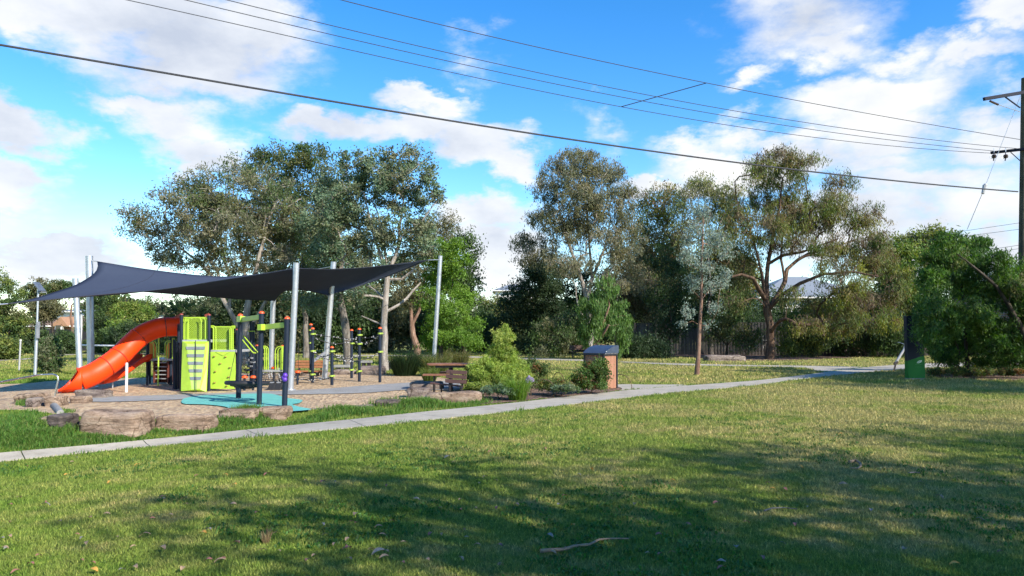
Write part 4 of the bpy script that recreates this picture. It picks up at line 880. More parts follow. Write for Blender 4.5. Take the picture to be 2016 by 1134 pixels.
post(tw_, 222, 742, 761, 21.3, .035, 'slide_support', m=M_STEEL)

# ---- basket swing frame
bs = thing('basket_swing', 'three navy posts with red caps, lime beams and a black ring basket', 'swing', G(512, 797, 0))
SP = [(469.3, 786, 17.8, 473.2, 622, .118), (510, 798, 16.3, 515, 617, .112), (560, 801.5, 15.9, 565.3, 628, .116)]
for (xb, yb_, Y, xt, yt, w) in SP: post(bs, xb, yt, yb_, Y, w, px2=xt, cap=1.12, n=18)
def lb(a, b, w, h, nm='beam', m=None, par=None): return MB().beam(a, b, w, h).build(nm, m or M_LIMED, par or bs, bevel=.006)
b1 = lb(P(472.5, 630, 17.75), P(513, 624, 16.4), .09, .105); b2 = lb(P(512, 645.5, 16.35), P(562, 639.5, 15.95), .09, .112)
MB().beam(P(470.5, 628.5, 17.70), P(478, 628, 17.5), .12, .13).build('beam_bracket', M_LIME, b1); MB().beam(P(510.6, 644.5, 16.20), P(518, 644, 16.15), .12, .13).build('beam_bracket', M_LIME, b2)
cR = P(486.5, 754, 17.0)
rg = MB().torus(cR, .445, .047, 40, 10, (.02, .05, 1)).build('basket_ring', M_BLACK, bs, sm=True)
mb = MB()
for k in range(12):
    a = math.pi*k/12; d_ = Vector((math.cos(a), math.sin(a), 0))*.43
    mb.tube([cR-d_, cR-d_*.5+Vector((0, 0, -.09)), cR+Vector((0, 0, -.12)), cR+d_*.5+Vector((0, 0, -.09)), cR+d_], .011, 5)
for rr, z_ in ((.15, -.115), (.27, -.085), (.36, -.05)): mb.torus(cR+Vector((0, 0, z_)), rr, .011, 24, 5)
mb.build('basket_net', M_ROPE, rg, sm=True)
hub = P(478, 632, 17.4); hub2 = P(500, 650, 16.7)
for k in range(4):
    a = math.pi/4+math.pi/2*k; e_ = cR+Vector((math.cos(a), math.sin(a), 0))*.44
    MB().tube([e_, P(476, 636, 17.5) if math.cos(a) < 0 else P(507, 634, 16.6)], .006, 5).build('hanging_chain', M_ROPE, bs, sm=True)
MB().ball(P(561.3, 739, 15.82), .055, 10, 7).ball(P(560.6, 747, 15.82), .055, 10, 7).ball(P(557.5, 743, 15.82), .04, 8, 6).build('purple_clamp', M_PURP, bs, sm=True)

# ---- rear deck with rope nets
rd = thing('play_deck', 'rear play deck with lime curved rails and rope net behind the swing posts', 'playground', G(535, 757, 0))
for (px, yt, yb_, Y) in [(506, 681, 752, 23.5), (556, 682, 755, 23.0), (504, 690, 748, 24.8), (552, 690, 748, 24.6), (494, 634, 748, 24.0), (499, 634, 748, 24.4)]: post(rd, px, yt, yb_, Y, .085, cap=1.2 if yt < 690 and yt > 640 else None)
a = P(516.5, 730, 22.9); b = P(556, 730, 22.9); dk = MB().box(((a.x+b.x)/2, 23.5, a.z), (b.x-a.x, 1.2, .07)).build('deck', M_DECK, rd, bevel=.01)
arcrail(rd, 516.5, 528, 681.5, 728, 22.9, 3); arcrail(rd, 558.5, 542, 682, 728, 22.9, 3)
MB().prism(pxp([(554, 683), (557.5, 683), (557.5, 728), (554, 728)], 22.85), (0, .03, 0)).build('side_panel', M_LIMEP, rd)
mb = MB()
for k in range(8):
    x = 518+k*5; mb.tube([P(x, 732, 22.8), P(x+1.5*math.sin(k), 742, 22.55), P(x+math.cos(k*2), 752, 22.3)], .010, 4)
for k in range(5): mb.tube([P(517+j*5, 734+k*4.3+math.sin(j*1.7+k), 22.75-.1*k) for j in range(8)], .010, 4)
nf = len(mb.f)
for k in range(16): mb.ball(P(519+(k*17 % 35), 735+(k*7 % 17), 22.55), .022, 6, 4)
mb.build('climbing_net', M_ROPE, rd, m2=M_BEAD, split=nf)
for xa, ya, xb, yb_ in ((479, 661, 508, 694), (477, 669, 498, 694)):
    MB().tube([P(xa, ya, 23.2), P(xb-4, yb_-4, 23), P(xb, yb_, 23)], .02, 6).build('sloping_rail', M_LIME, rd, sm=True)
MB().tube([P(498, 694.5, 23), P(504, 695, 23)], .02, 6).beam(P(489, 652, 23.9), P(502, 652, 23.9), .05, .03).build('rail_end', M_LIME, rd)
mb = MB(); hb = P(480, 717, 22.0)
for k in range(9):
    a = k*2*math.pi/9+.2; mb.tube([hb, hb+Vector((math.cos(a)*.32, .1*math.sin(k), math.sin(a)*.42))], .009, 4)
for rr in (.15, .26): mb.torus(hb, rr, .008, 9, 4, (0, 1, 0))
mb.tube([P(477, 697, 22), P(502, 696.5, 22.4)], .010, 4); mb.tube([P(468, 735, 21.8), P(505, 726, 22.6)], .010, 4)
mb.build('spider_net', M_ROPE, rd, sm=True)
for (x, y, w) in ((493, 705, 9), (498, 713, 8), (492, 721, 9), (498, 728, 10)): MB().box(P(x, y, 23.9), (w*.016, .12, .05)).build('tread', M_GREY, rd)
MB().box(P(494, 728, 23.9), (.3, .5, .05)).build('tread', M_NAVY, rd)
for k, (x, lab) in enumerate(((531, 'dark grey play stepping block left one of the pair beside the teal surface'), (544, 'dark grey play stepping block right one of the pair beside the teal surface'))):
    t = thing('stepping_block', lab, 'play block', G(x+3, 769, 0), 'stepping blocks by the teal surface')
    c = G(x+3, 769, 0)
    MB().hexa([c+Vector((-.14, 0, .0)), c+Vector((.06, 0, 0)), c+Vector((.06, .3, 0)), c+Vector((-.14, .3, 0))], [c+Vector((-.06, .04, .2)), c+Vector((.12, .04, .2)), c+Vector((.12, .3, .2)), c+Vector((-.06, .3, .2))]).build('block', M_BLACK, t, bevel=.015)
    MB().box((c.x-.03, c.y+.15, .215), (.07, .16, .025)).build('top_plate', M_GREY, t)
MB_ = [(481.5, 742, 762, 20.5, 'left'), (498.5, 742, 762, 20.6, 'second'), (539, 724, 742, 23, 'third'), (586, 732, 748, 22.8, 'right')]
labs = ['red mushroom button step left of the middle swing post', 'red mushroom button step just left of the middle swing post, nearer it', 'red mushroom button seen above the rear deck edge', 'red mushroom button step in front of the orange-brown bench']
for (x, y, yb_, Y, _), lab in zip(MB_, labs):
    t = thing('button_step', lab, 'play step', (P(x, y, Y).x, Y, 0), 'red button steps')
    p = P(x, y, Y); MB().ball((p.x, p.y, p.z-.01), .085, 12, 6, zmin=-.4, zs=.6).build('button', M_CAP, t, sm=True)
    MB().tube([(p.x, p.y, -.02), (p.x, p.y, p.z)], .035, 8).build('stem', M_NAVY, t, sm=True)

# ---- rope course
rc = thing('rope_course', 'rope course of navy posts with red caps, lime collars and sagging chain ropes', 'playground', G(690, 752, 0))
RP = [(612, 640, 742, 24.8, [650, 675, 731]), (615.5, 648, 753, 23.6, [657.5, 691, 737]), (653.5, 685, 759, 22.6, [691.5, 740]), (692.2, 651, 743, 26.0, [676, 728]), (707.5, 649, 749, 24.2, [659.5, 677, 730.5]), (748, 647, 752, 23.8, [656.5, 692.5])]
for (x, yt, yb_, Y, cols_) in RP:
    p = post(rc, x, yt, yb_, Y, .095, cap=1.35)
    for y in cols_:
        c = P(x+(.7 if y < 700 else 0), y, Y); MB().tube([c-Vector((0, 0, .026)), c+Vector((0, 0, .026))], .082, 12).box((c.x+.03, c.y-.02, c.z), (.12, .1, .035)).build('collar', M_LIMED, p)
def rope(a, b, sag, beads=True, rr=.012):
    a = Vector(a); b = Vector(b); pts = [a+(b-a)*t-Vector((0, 0, sag*4*t*(1-t))) for t in [i/14 for i in range(15)]]
    mb = MB().tube(pts, rr, 5); nf = len(mb.f)
    if beads:
        rnd = random.Random(int(a.x*100+b.z*50))
        for k in range(int((b-a).length/.14)):
            t = rnd.random(); p = a+(b-a)*t-Vector((0, 0, sag*4*t*(1-t))); mb.box(p+Vector((0, 0, rnd.uniform(-.03, .03))), (.045, .025, .022), rz=rnd.random()*3, ry=rnd.uniform(-.6, .6))
    mb.build('rope', M_ROPE, rc, m2=M_BEAD, split=nf)
def pp(i, y): return P(RP[i][0], y, RP[i][3])
rope(pp(1, 657), pp(3, 668), .02); rope(pp(3, 668), pp(5, 657), .22); rope(pp(1, 661), pp(4, 662), .25); rope(pp(4, 662), pp(5, 656.5), .1)
rope(pp(1, 692), pp(2, 696), .12); rope(pp(2, 696), pp(4, 700), .12); rope(pp(2, 700), pp(5, 693), .22); rope(pp(1, 691), pp(3, 698), .25); rope(pp(0, 732), pp(2, 741), .14); rope(P(577, 738, 23.5), pp(1, 741), .12); rope(P(578, 742, 23), pp(2, 743), .10)
for k in range(7):
    f = (k+.5)/7; a = pp(1, 661)*(1-f)+pp(4, 662)*f-Vector((0, 0, f*(1-f))); b = pp(1, 692)*(1-f)+pp(4, 700)*f-Vector((0, 0, .5*f*(1-f)))
for (x, lab) in ((577, 'thin black play cable post left'), ):
    pass
MB().tube([P(565, 692, 22.5), P(582, 692.5, 22.5), P(612, 693, 24.5)], .008, 4).build('rope', M_ROPE, rc)
MB().tube([P(565, 708.5, 22.5), P(585, 709.5, 22.5)], .008, 4).build('rope', M_ROPE, rc); MB().tube([P(587, 670, 23), P(587.5, 730, 23)], .008, 4).build('rope', M_ROPE, rc)
MB().beam(P(617, 711, 24), P(640, 694, 24.8), .06, .07).build('brace', M_GREY, rc)

# ---- shade sails and their poles
gp = 'galvanised poles of the shade sails'
POL = [(180, 764, 175.6, 505, 21.8, .20, 'straight galvanised pole left of the tube slide, taller of the two there', 176), (158, 741, 148.3, 549, 28, .21, 'leaning galvanised pole behind the slide exit, shorter of the two there', 0), (571.5, 768, 583.5, 518, 20.7, .165, 'galvanised sail pole nearest the right swing post, leaning right', 0),
       (533, 728, 538, 591, 30, .20, 'galvanised sail pole between the swing posts, behind the lime rails', 0), (638.5, 746, 657, 516, 25.6, .185, 'galvanised sail pole leaning right in front of the orange-brown bench', 0), (852.5, 730, 867, 504, 30, .17, 'galvanised sail pole at the far right by the lime-green wattle', 0)]
PT = []
for (xb, yb_, xt, yt, Y, w, lab, _) in POL:
    a = P(xb, yb_, Y); a.z = 0; b = P(xt, yt, Y-.25 if xt > xb else Y); t = thing('sail_pole', lab, 'pole', a, gp); PT.append(b)
    MB().tube([a-Vector((0, 0, .1)), b], w/2, 20).build('pole', M_STEEL, t, sm=True)
    MB().tube([a+Vector((0, 0, .005)), a+Vector((0, 0, .03))], w*.95, 16).build('base_plate', M_STEEL, t, bevel=.004)
    MB().tube([b, b+(b-a).normalized()*.012], w/2+.006, 20).build('end_cap', M_STEEL, t)
M_SAIL, nts, bs_ = nodes('sail_fabric')
vv = noise(nts, .7, 4); nts.links.new(ramp(nts, vv, [(.3, (.042, .053, .082)), (.7, (.050, .063, .095))]).outputs[0], bs_.inputs['Base Color']); bs_.inputs['Roughness'].default_value = .85; bs_.inputs['Specular IOR Level'].default_value = 0
bs_.inputs['Sheen Weight'].default_value = 0; bs_.inputs['Sheen Roughness'].default_value = .6; bs_.inputs['Sheen Tint'].default_value = (.6, .75, 1, 1)
def sailpx(t, edges, deps, n=24, hem=(1, 1, 1, 1)):
    """four pixel-traced edges met corner to corner; deps: depth of each corner; Coons patch between them"""
    E = []
    for k in range(4):
        pl = [Vector((x, y, 0)) for x, y in edges[k]]; q = []
        for i in range(len(pl)-1):
            p0, p1, p2, p3 = pl[max(i-1, 0)], pl[i], pl[i+1], pl[min(i+2, len(pl)-1)]
            for j in range(8):
                f = j/8; q.append(.5*((2*p1)+(p2-p0)*f+(2*p0-5*p1+4*p2-p3)*f*f+(3*p1-p0-3*p2+p3)*f**3))
        q.append(pl[-1]); L = [0]
        for a_, b_ in zip(q[:-1], q[1:]): L.append(L[-1]+(b_-a_).length)
        xs_ = np.interp(np.linspace(0, L[-1], n+1), L, [p.x for p in q]); ys_ = np.interp(np.linspace(0, L[-1], n+1), L, [p.y for p in q])
        E.append([P(x, y, deps[k]+(deps[(k+1) % 4]-deps[k])*i/n) for i, (x, y) in enumerate(zip(xs_, ys_))])
    c = [E[0][0], E[1][0], E[2][0], E[3][0]]; V_ = []
    for i in range(n+1):
        u = i/n
        for j in range(n+1):
            v = j/n; P0 = E[0][i]; P1 = E[2][n-i]; Q0 = E[3][n-j]; Q1 = E[1][j]
            V_.append(P0*(1-v)+P1*v+Q0*(1-u)+Q1*u-(c[0]*(1-u)*(1-v)+c[1]*u*(1-v)+c[2]*u*v+c[3]*(1-u)*v))
    o = MB().add(V_, [(i*(n+1)+j, (i+1)*(n+1)+j, (i+1)*(n+1)+j+1, i*(n+1)+j+1) for i in range(n) for j in range(n)]).build('fabric', M_SAIL, t, sm=True)
    so = o.modifiers.new('thick', 'SOLIDIFY'); so.thickness = .006
    for k in range(4):
        if hem[k]: MB().tube(E[k], .011, 6).build('edge_cable', mat('hem', (.02, .022, .035), .7), t, sm=True)
    for f in (.33, .66): MB().tube([V_[int(f*n)+i*(n+1)]+Vector((0, -.004, .006)) for i in range(n+1)], .006, 4).build('seam', mat('hem', (.02, .022, .035), .7), t, sm=True)
    return c
def fitting(t, a, b): MB().tube([a, b], .014, 6).build('corner_fitting', M_STEEL, t, sm=True)
LD = [(277, 574), (340, 566.5), (400, 557), (450, 549), (504, 541), (583, 528)]
CLE = [(541, 592), (480, 589.5), (400, 583), (330, 578), (277, 574)]
t = thing('shade_sail', 'large twisted grey-topped shade sail reaching low to the left', 'shade sail', P(300, 560, 19.5), 'black shade sails over the playground')
c = sailpx(t, [[(15, 598), (60, 590), (100, 578), (140, 565), (165, 553), (185, 539), (193, 527), (192, 515)], [(192, 515), (260, 526), (330, 535.5), (390, 542), (440, 545), (504, 540.5), (583, 527.5)], LD[::-1], [(277, 574), (200, 580), (100, 589.5), (15, 598)]], [17, 21.6, 20.9, 18.8], hem=(1, 1, 0, 1))
fitting(t, c[0], P(-60, 604, 16.2)); fitting(t, c[1], PT[0]+Vector((.08, -.05, -.12))); fitting(t, c[2], PT[2]+Vector((-.02, .05, -.12)))
c = sailpx(t, [LD, [(583, 528), (586, 548), (588, 569)], [(588, 569), (572, 570.5), (558, 575), (548, 583), (541, 592)], CLE], [18.8, 20.9, 25, 29.6], hem=(0, 0, 1, 1)); fitting(t, c[3], PT[3]+Vector((0, 0, -.1)))
t = thing('shade_sail', 'black shade sail stretching up to the far right pole', 'shade sail', P(680, 550, 25), 'black shade sails over the playground')
c = sailpx(t, [[(583, 528), (650, 530), (720, 526.5), (780, 520), (842, 512)], [(842, 512), (780, 538), (720, 559), (670, 574), (643, 581)], [(643, 581), (615, 574), (588, 569)], [(588, 569), (586, 548), (583, 528)]], [20.9, 29, 25.2, 25], hem=(1, 1, 1, 0))
fitting(t, c[1], PT[5]+Vector((-.05, 0, -.15))); fitting(t, c[2], P(645, 583, 25.7))
g1 = P(612, 531.5, 27.5)
t = thing('shade_sail', 'thin black sail tip just visible left of the leaning pole top', 'shade sail', g1, 'black shade sails over the playground')
V3 = [P(575, 539, 29), P(600, 534, 28.2), g1, P(602, 540, 28), P(580, 545, 28.6)]
MB().add(V3, [(0, 1, 2, 3, 4)]).build('fabric', M_SAIL, t); t.children[0].modifiers.new('thick', 'SOLIDIFY').thickness = .006
MB().tube([g1, PT[4]+Vector((-.08, .1, -.15))], .013, 6).build('corner_fitting', M_STEEL, t)

# ---- power pole and wires
pp_ = thing('power_pole', 'weathered timber power pole with two crossarms at the right edge', 'power pole', (20.75, 30, 0))
MB().tube([(P(2014, 655, 30).x, 30, -.2), P(2014.5, 500, 30), P(2018, 154, 30)], [.19, .17, .135], 16).build('pole', barkmat('pole_wood', (.035, .035, .022), (.075, .07, .045), (.13, .12, .085)), pp_, sm=True)
M_ARM = mat('crossarm', (.012, .014, .024), .7, spec=.2); ndir = Vector((-.373, .928, 0))
M_WIRE = mat('wire', (.03, .03, .035), .6)
za = P(1975, 187, 30).z; c = Vector((20.75, 30, 0))
MB().beam(c+ndir*-.2+Vector((.6, -.25, P(2030, 176, 29.5).z)), P(1937, 195, 28.4), .1, .13).build('crossarm', M_ARM, pp_, bevel=.01)
MB().beam(P(1975, 188, 28.8), P(2008, 212, 29.8), .04, .04).build('arm_brace', M_ARM, pp_)
MB().beam(P(2040, 291, 29.6), P(1950, 301, 30.6), .09, .11).build('crossarm', M_ARM, pp_, bevel=.01)
MB().beam(P(1990, 300, 30.2), P(2010, 318, 29.9), .03, .03).build('arm_brace', M_ARM, pp_)
M_INS = mat('insulator', (.05, .03, .025), .3, coat=.5)
for x, Yi in ((1957, 30.4), (1980, 30.2)):
    c0 = P(x, 308, Yi); mb = MB().tube([c0+Vector((0, 0, .2)), c0-Vector((0, 0, .1))], .02, 6)
    for dz in (.05, 0, -.05): mb.ball(c0+Vector((0, 0, dz)), .1-.3*abs(dz), 10, 5, zmin=-.3, zs=.4)
    mb.tube([c0-Vector((0, 0, .05)), c0-Vector((.03, 0, .18))], .025, 6); mb.build('insulator', M_INS, pp_, sm=True)
    MB().tube([P(x, 292, Yi), P(x, 305, Yi)], .015, 5).tube([P(x-8, 303, Yi), P(x-8, 311, Yi), P(x, 312, Yi)], .01, 4).build('pin', M_STEEL, pp_)
MB().tube([P(1949, 199, 28.5), P(1965, 206, 28.6)], .045, 8).build('insulator', M_INS, pp_, sm=True)
MB().tube([P(1965, 206, 28.6), P(2008, 220, 29.8)], .015, 5).tube([P(2009, 189, 29.8), P(1936, 376, 30.5)], .012, 5).tube([P(1936, 376, 30.5), P(1904, 452, 31)], .014, 5).build('stay_wire', M_STEEL, pp_)
c0 = P(1937, 372, 30.45); MB().tube([c0-Vector((.05, 0, .2)), c0+Vector((.05, 0, .15))], [.06, .09], 8).ball(c0+Vector((.07, 0, .16)), .08, 8, 5).build('insulator', M_BEAD, pp_, sm=True)
def wire(name, lab, px, off, r, ext=-700, grp=None, x_end=None):
    co = np.polyfit([p[0] for p in px], [p[1] for p in px], 3 if len(px) > 5 else 2)
    o = Vector((20.75, 30, 0))+ndir*off; d_ = Vector((-.928, -.373, 0)); pts = []
    x1 = px[-1][0]
    xs_ = list(np.linspace(px[0][0]-250, x1, 60))
    for x in xs_:
        y = float(np.polyval(co, x)); rr = ray(x, y)
        # solve o + d s = rr t in plan
        det = rr[0]*(-d_.y)+d_.x*rr[1]
        t = (o.x*(-d_.y)+d_.x*o.y)/det
        if t > 0: pts.append(Vector((rr[0]*t, rr[1]*t, EYE+rr[2]*t)))
    ob = MB().tube(pts, r, 6).build(name, M_WIRE, None, base=pts[-1], sm=True)
    prop(ob, lab, 'power line', grp); return pts
gw = 'overhead wires running to the power pole'
wire('overhead_cable', 'thick dark overhead cable lowest of all, crossing the whole sky', [(0, 88), (335, 146), (504, 175), (700, 206), (1008, 257), (1235, 290), (1440, 319), (1700, 350), (2004, 377)], .0, .026, grp=gw)
w1 = wire('overhead_wire', 'thin wire lowest of the three close parallel ones', [(250, 0), (504, 56), (1008, 169), (1232, 211), (1484, 253), (1708, 284), (1950, 301)], 1.3, .0105, grp=gw)
wire('overhead_wire', 'thin wire in the middle of the three close parallel ones', [(368, 0), (700, 81), (1008, 146), (1270, 199), (1510, 242), (1740, 275), (1985, 299)], .7, .0105, grp=gw)
wire('overhead_wire', 'thin wire highest of the three close parallel ones', [(450, 0), (740, 73), (1008, 131), (1297, 190), (1510, 229), (1740, 265), (2005, 292)], .25, .0105, grp=gw)
w4 = wire('overhead_wire', 'topmost overhead wire with the spreader rod tip on it', [(672, 0), (840, 42), (1008, 81), (1380, 162), (1510, 186), (1740, 229), (2010, 275)], -.35, .0115, grp=gw)
def near(pts, px):
    best = min(pts, key=lambda p: abs(1008+F*p.x/(p.y*CT+(p.z-EYE)*ST)-px)); return best
s0 = near(w1, 1230); s1 = near(w4, 1380)
o = MB().tube([s0, s1], .014, 6).build('spreader_rod', M_WIRE, None, base=s0); prop(o, 'dark spreader rod tying the thin overhead wires together', 'spreader rod')
for (a, b, lab) in (((1740, 472), (2040, 434), 'faint far wire, upper one low behind the power pole'), ((1740, 480), (2040, 447), 'faint far wire just under the upper one low behind the pole'), ((1900, 492), (2040, 478), 'faint far wire, lowest pair upper strand behind the pole'), ((1900, 498), (2040, 485), 'faint far wire, lowest of all behind the pole')):
    p0 = P(*a, 60); p1 = P(*b, 52); o = MB().tube([p0, (p0+p1)/2-Vector((0, 0, .12)), p1], .014, 5).build('far_wire', M_WIRE, None, base=p0); prop(o, lab, 'power line', gw)

# ---- solar light, posts, net, handrail
t = thing('solar_light', 'slim galvanised solar light pole with a tilted panel', 'lamp', G(69, 740, 0))
Ys = G(69, 740, 0).y
MB().tube([G(69, 740, 0), P(73, 640, Ys)], .058, 12).tube([P(73, 640, Ys), P(75.5, 566, Ys)], .036, 10).build('pole', M_STEEL, t, sm=True)
MB().box(P(74.5, 650, Ys-.08), (.1, .12, .62)).build('battery_box', M_GREY, t, bevel=.02)
MB().beam(P(71, 556, Ys), P(84, 573, Ys), .36, .04).build('solar_panel', mat('solar_panel', (.10, .12, .16), .25), t, bevel=.005)
MB().beam(P(75, 575, Ys), P(91, 575.5, Ys), .1, .04).build('lamp_head', M_GREY, t, bevel=.01)
M_POST2 = mat('faded_white', (.36, .36, .35), .6)
t = thing('white_post', 'thin white post on the far field left of the solar light', 'post', G(38, 731, 0)); Y0 = G(38, 731, 0).y
MB().tube([G(37.5, 731, 0), P(40.5, 670, Y0)], .035, 10).build('pole', M_POST2, t, sm=True); MB().tube([P(40.5, 671, Y0), P(40.5, 668.5, Y0)], .041, 10).build('end_cap', M_WHITE, t)
t = thing('white_post', 'thin white post standing beyond the left sail poles', 'post', (P(160, 660, 40).x, 40, 0))
MB().tube([Vector((P(160, 660, 40).x, 40, 0)), P(160.5, 620, 40)], .05, 8).build('pole', M_WHITE, t, sm=True); MB().tube([P(160.5, 621, 40), P(160.5, 619, 40)], .056, 8).build('end_cap', M_WHITE, t)
t = thing('goal_rail', 'white horizontal rail seen through the left sail poles', 'rail', (P(190, 690, 45).x, 45, 0))
MB().tube([P(158, 679.5, 45), P(236, 681, 45)], .05, 8).build('rail', M_WHITE, t, sm=True)
for x in (159, 235): MB().tube([P(x, 680, 45), Vector((P(x, 680, 45).x, 45, 0))], .045, 8).build('leg', M_WHITE, t, sm=True)
t = thing('handrail', 'bent stainless handrail beside the left boulders', 'handrail', G(107, 783, 0))
Yh = G(108, 784, 0).y
hp = [P(-120, 772, Yh-4.2), P(0, 752.5, Yh-1.5), P(80, 737.5, Yh)]+[P(x, y, Yh) for x, y in ((103, 736.8), (110, 738), (114, 742), (114.5, 748), (111, 765), (107.5, 784))]
MB().tube(hp, .021, 12).build('rail', mat('stainless', (.55, .56, .57), .3, metal=1), t, sm=True)
MB().tube([hp[0], Vector((hp[0].x, hp[0].y, 0))], .021, 10).build('leg', M_STEEL, t, sm=True)
# ---- timber seats in the playground
def bench(name, lab, px0, px1, yseat, ytop, yfeet, Y, m, slats=3, back=True, grp=None, rz=0):
    a = P(px0, yseat, Y); b = P(px1, yseat, Y); c = (a+b)/2; L = (b-a).length; top = P(px0, ytop, Y).z; zs = a.z
    t = thing(name, lab, 'bench', (c.x, Y, 0), grp)
    for k in range(3):
        MB().box((c.x, Y-.14+.14*k-.1, zs), (L, .12, .04)).build('seat_slat', m, t, bevel=.005)
    if back:
        H = top-zs
        for k in range(slats): MB().box((c.x, Y+.2+.03*k, zs+.10+(k+.5)*(H-.08)/slats), (L, .035, (H-.08)/slats*.86), rx=-.15).build('back_slat', m, t, bevel=.005)
    for s in (-.36, .36):
        MB().box((c.x+s*L, Y-.2, zs/2), (.05, .06, zs)).box((c.x+s*L, Y+.17, zs/2), (.05, .06, zs)).box((c.x+s*L, Y-.03, zs-.045), (.05, .42, .04)).beam((c.x+s*L, Y+.17, zs-.05), (c.x+s*L, Y+.31, top if back else zs-.04), .05, .04).build('leg', mat('dark_metal', (.03, .025, .025), .5), t)
    return t
bench('bench', 'long orange-brown slatted bench behind the leaning sail pole', 578, 638, 730.5, 710.5, 745, 27.5, M_OWOOD, 3)
bench('bench', 'brown park bench with back under the big grey gum', 1122, 1160, 692.5, 680.5, 704, 47, mat('bench_wood', (.10, .05, .035), .7), 3)
for lab, x0, x1, y, Y in (('low pale concrete slab seat behind the short rope posts', 659, 690, 718.5, 32), ('higher pale slab seat behind the middle rope posts', 711, 732, 710, 34), ('pale slab bench far behind the pale gum trunk', 762, 780, 711, 36)):
    a = P(x0, y, Y); b = P(x1, y, Y); t = thing('slab_seat', lab, 'seat', ((a.x+b.x)/2, Y, 0), 'slab seats under the gums')
    MB().box(((a.x+b.x)/2, Y, a.z-.05), (b.x-a.x, .45, .1)).build('seat', MATS['concrete_grey'], t, bevel=.01)
    for f in (.25, .75): MB().box((a.x+(b.x-a.x)*f, Y, (a.z-.1)/2), (.12, .35, a.z-.1)).build('leg', mat('dark_metal', (.03, .025, .025), .5), t)
# picnic table
M_TAB = mat('table_wood', (.20, .085, .045), .6, var=.3, scale=10, bmp=.2)
Yt = 20.6; t = thing('picnic_table', 'brown slatted picnic table beside the sandstone boulders', 'picnic table', (P(888, 775, Yt).x, Yt, 0))
a = P(841, 717, Yt); b = P(934, 717, Yt); cx = (a.x+b.x)/2
for k in range(5): MB().box((cx, Yt-.30+.15*k, a.z), (b.x-a.x-.08*abs(k-2), .135, .045)).build('top_slat', M_TAB, t, bevel=.006)
MB().box((cx, Yt, a.z-.055), (.8, .55, .06)).tube([(cx, Yt, 0), (cx, Yt, a.z-.06)], .06, 10).build('pedestal', mat('dark_metal', (.03, .025, .025), .5), t)
a2 = P(834, 737, Yt+.0); b2 = P(884, 734, Yt)
sb = MB().box(((a2.x+b2.x)/2+.05, Yt-.55, a2.z+.02), (b2.x-a2.x, .28, .045)).build('side_seat', M_TAB, t, bevel=.006)
MB().box(((a2.x+b2.x)/2, Yt-.25, a2.z-.03), (.06, .6, .05)).tube([((a2.x+b2.x)/2, Yt-.5, 0), ((a2.x+b2.x)/2, Yt-.5, a2.z)], .03, 8).build('seat_bracket', mat('dark_metal', (.03, .025, .025), .5), t)
MB().box((cx+.2, Yt+.62, a2.z+.02), (1.1, .28, .045)).build('side_seat', M_TAB, t, bevel=.006)
bt = thing('bench', 'dark brown bench with slatted back in front of the picnic table', 'bench', (P(880, 775, 19.3).x, 19.3, 0))
M_BB = mat('bench_brown', (.10, .05, .04), .65, var=.2)
q0 = P(847, 756, 19.1); q1 = P(918, 762, 19.1)
for k in range(3): MB().beam(P(848, 754, 19.0+.14*k), P(912, 760.5, 18.8+.14*k), .12, .035).build('seat_slat', M_BB, bt, bevel=.005)
for k, y in enumerate((733, 742, 751)):
    MB().beam(P(879-k*1.2, y-1.5, 18.75), P(919-k*.5, y+1, 18.6), .03, .095).build('back_slat', M_BB, bt, bevel=.005)
for x, yt, yb_ in ((854, 757, 775), (869, 757, 770), (889, 759, 772)): MB().tube([P(x, yt, 19.1), Vector((P(x, yb_, 19.1).x, 19.1, 0))], .02, 6).build('leg', mat('dark_metal', (.03, .025, .025), .5), bt)
MB().beam(P(888, 731, 18.72), Vector((P(885, 770, 18.8).x, 18.8, 0)), .04, .04).beam(P(912, 731, 18.66), Vector((P(908, 770, 18.7).x, 18.7, 0)), .04, .04).build('back_frame', mat('dark_metal', (.03, .025, .025), .5), bt)
# ---- bin enclosure
c0 = G(1192, 767, 0); Bc = Vector((c0.x, c0.y+.42, 0)); bz = R(-36)
t = thing('bin_enclosure', 'timber clad bin enclosure with curved dark blue metal roof', 'bin', Bc)
ux = Vector((math.cos(bz), math.sin(bz), 0)); uy = Vector((-math.sin(bz), math.cos(bz), 0))
# corner nearest the camera at px 1185; faces run to px 1149 (left) and px 1216 (right)
k0 = G(1189, 768, 0); kr = P(1215.5, 765, k0.y+.42); kr.z = 0; kl = P(1150, 768, k0.y+.36); kl.z = 0; kb = kl+kr-k0
hb_ = P(1189, 696.5, k0.y).z; ht = P(1215, 680.5, kr.y).z
M_CLAD = mat('clad_brown', (.36, .17, .10), .6, var=.1, scale=2); M_CLD2 = mat('clad_brown', (.36, .135, .07), .6); M_BLU = mat('roof_blue', (.035, .05, .085), .35, spec=.6)
def wallp(a, b, nsl, nm):
    mb = MB(); d_ = (b-a); nn = Vector((d_.y, -d_.x, 0)).normalized()
    for k in range(nsl):
        p = a+d_*((k+.11)/nsl); q = a+d_*((k+.89)/nsl)
        mb.hexa([p, q, q-nn*.02, p-nn*.02], [v+Vector((0, 0, hb_-.05)) for v in (p, q, q-nn*.02, p-nn*.02)])
    for v in range(len(mb.v)): mb.v[v] = (mb.v[v][0], mb.v[v][1], mb.v[v][2]+.03)
    mb.build(nm, M_CLAD, t)
ins = (kb-k0).normalized()*.02
wallp(k0+(kr-k0)*.10+ins, kr-(kr-k0)*.08+ins, 8, 'side_panel'); wallp(kl+(k0-kl)*.06+ins, k0-(k0-kl)*.06+ins, 9, 'front_panel'); wallp(kr+(kb-kr)*.06-ins, kb-(kb-kr)*.06-ins, 9, 'side_panel'); wallp(kb-(kb-kl)*.06-ins, kl+(kb-kl)*.06-ins, 8, 'back_panel')
mb = MB()
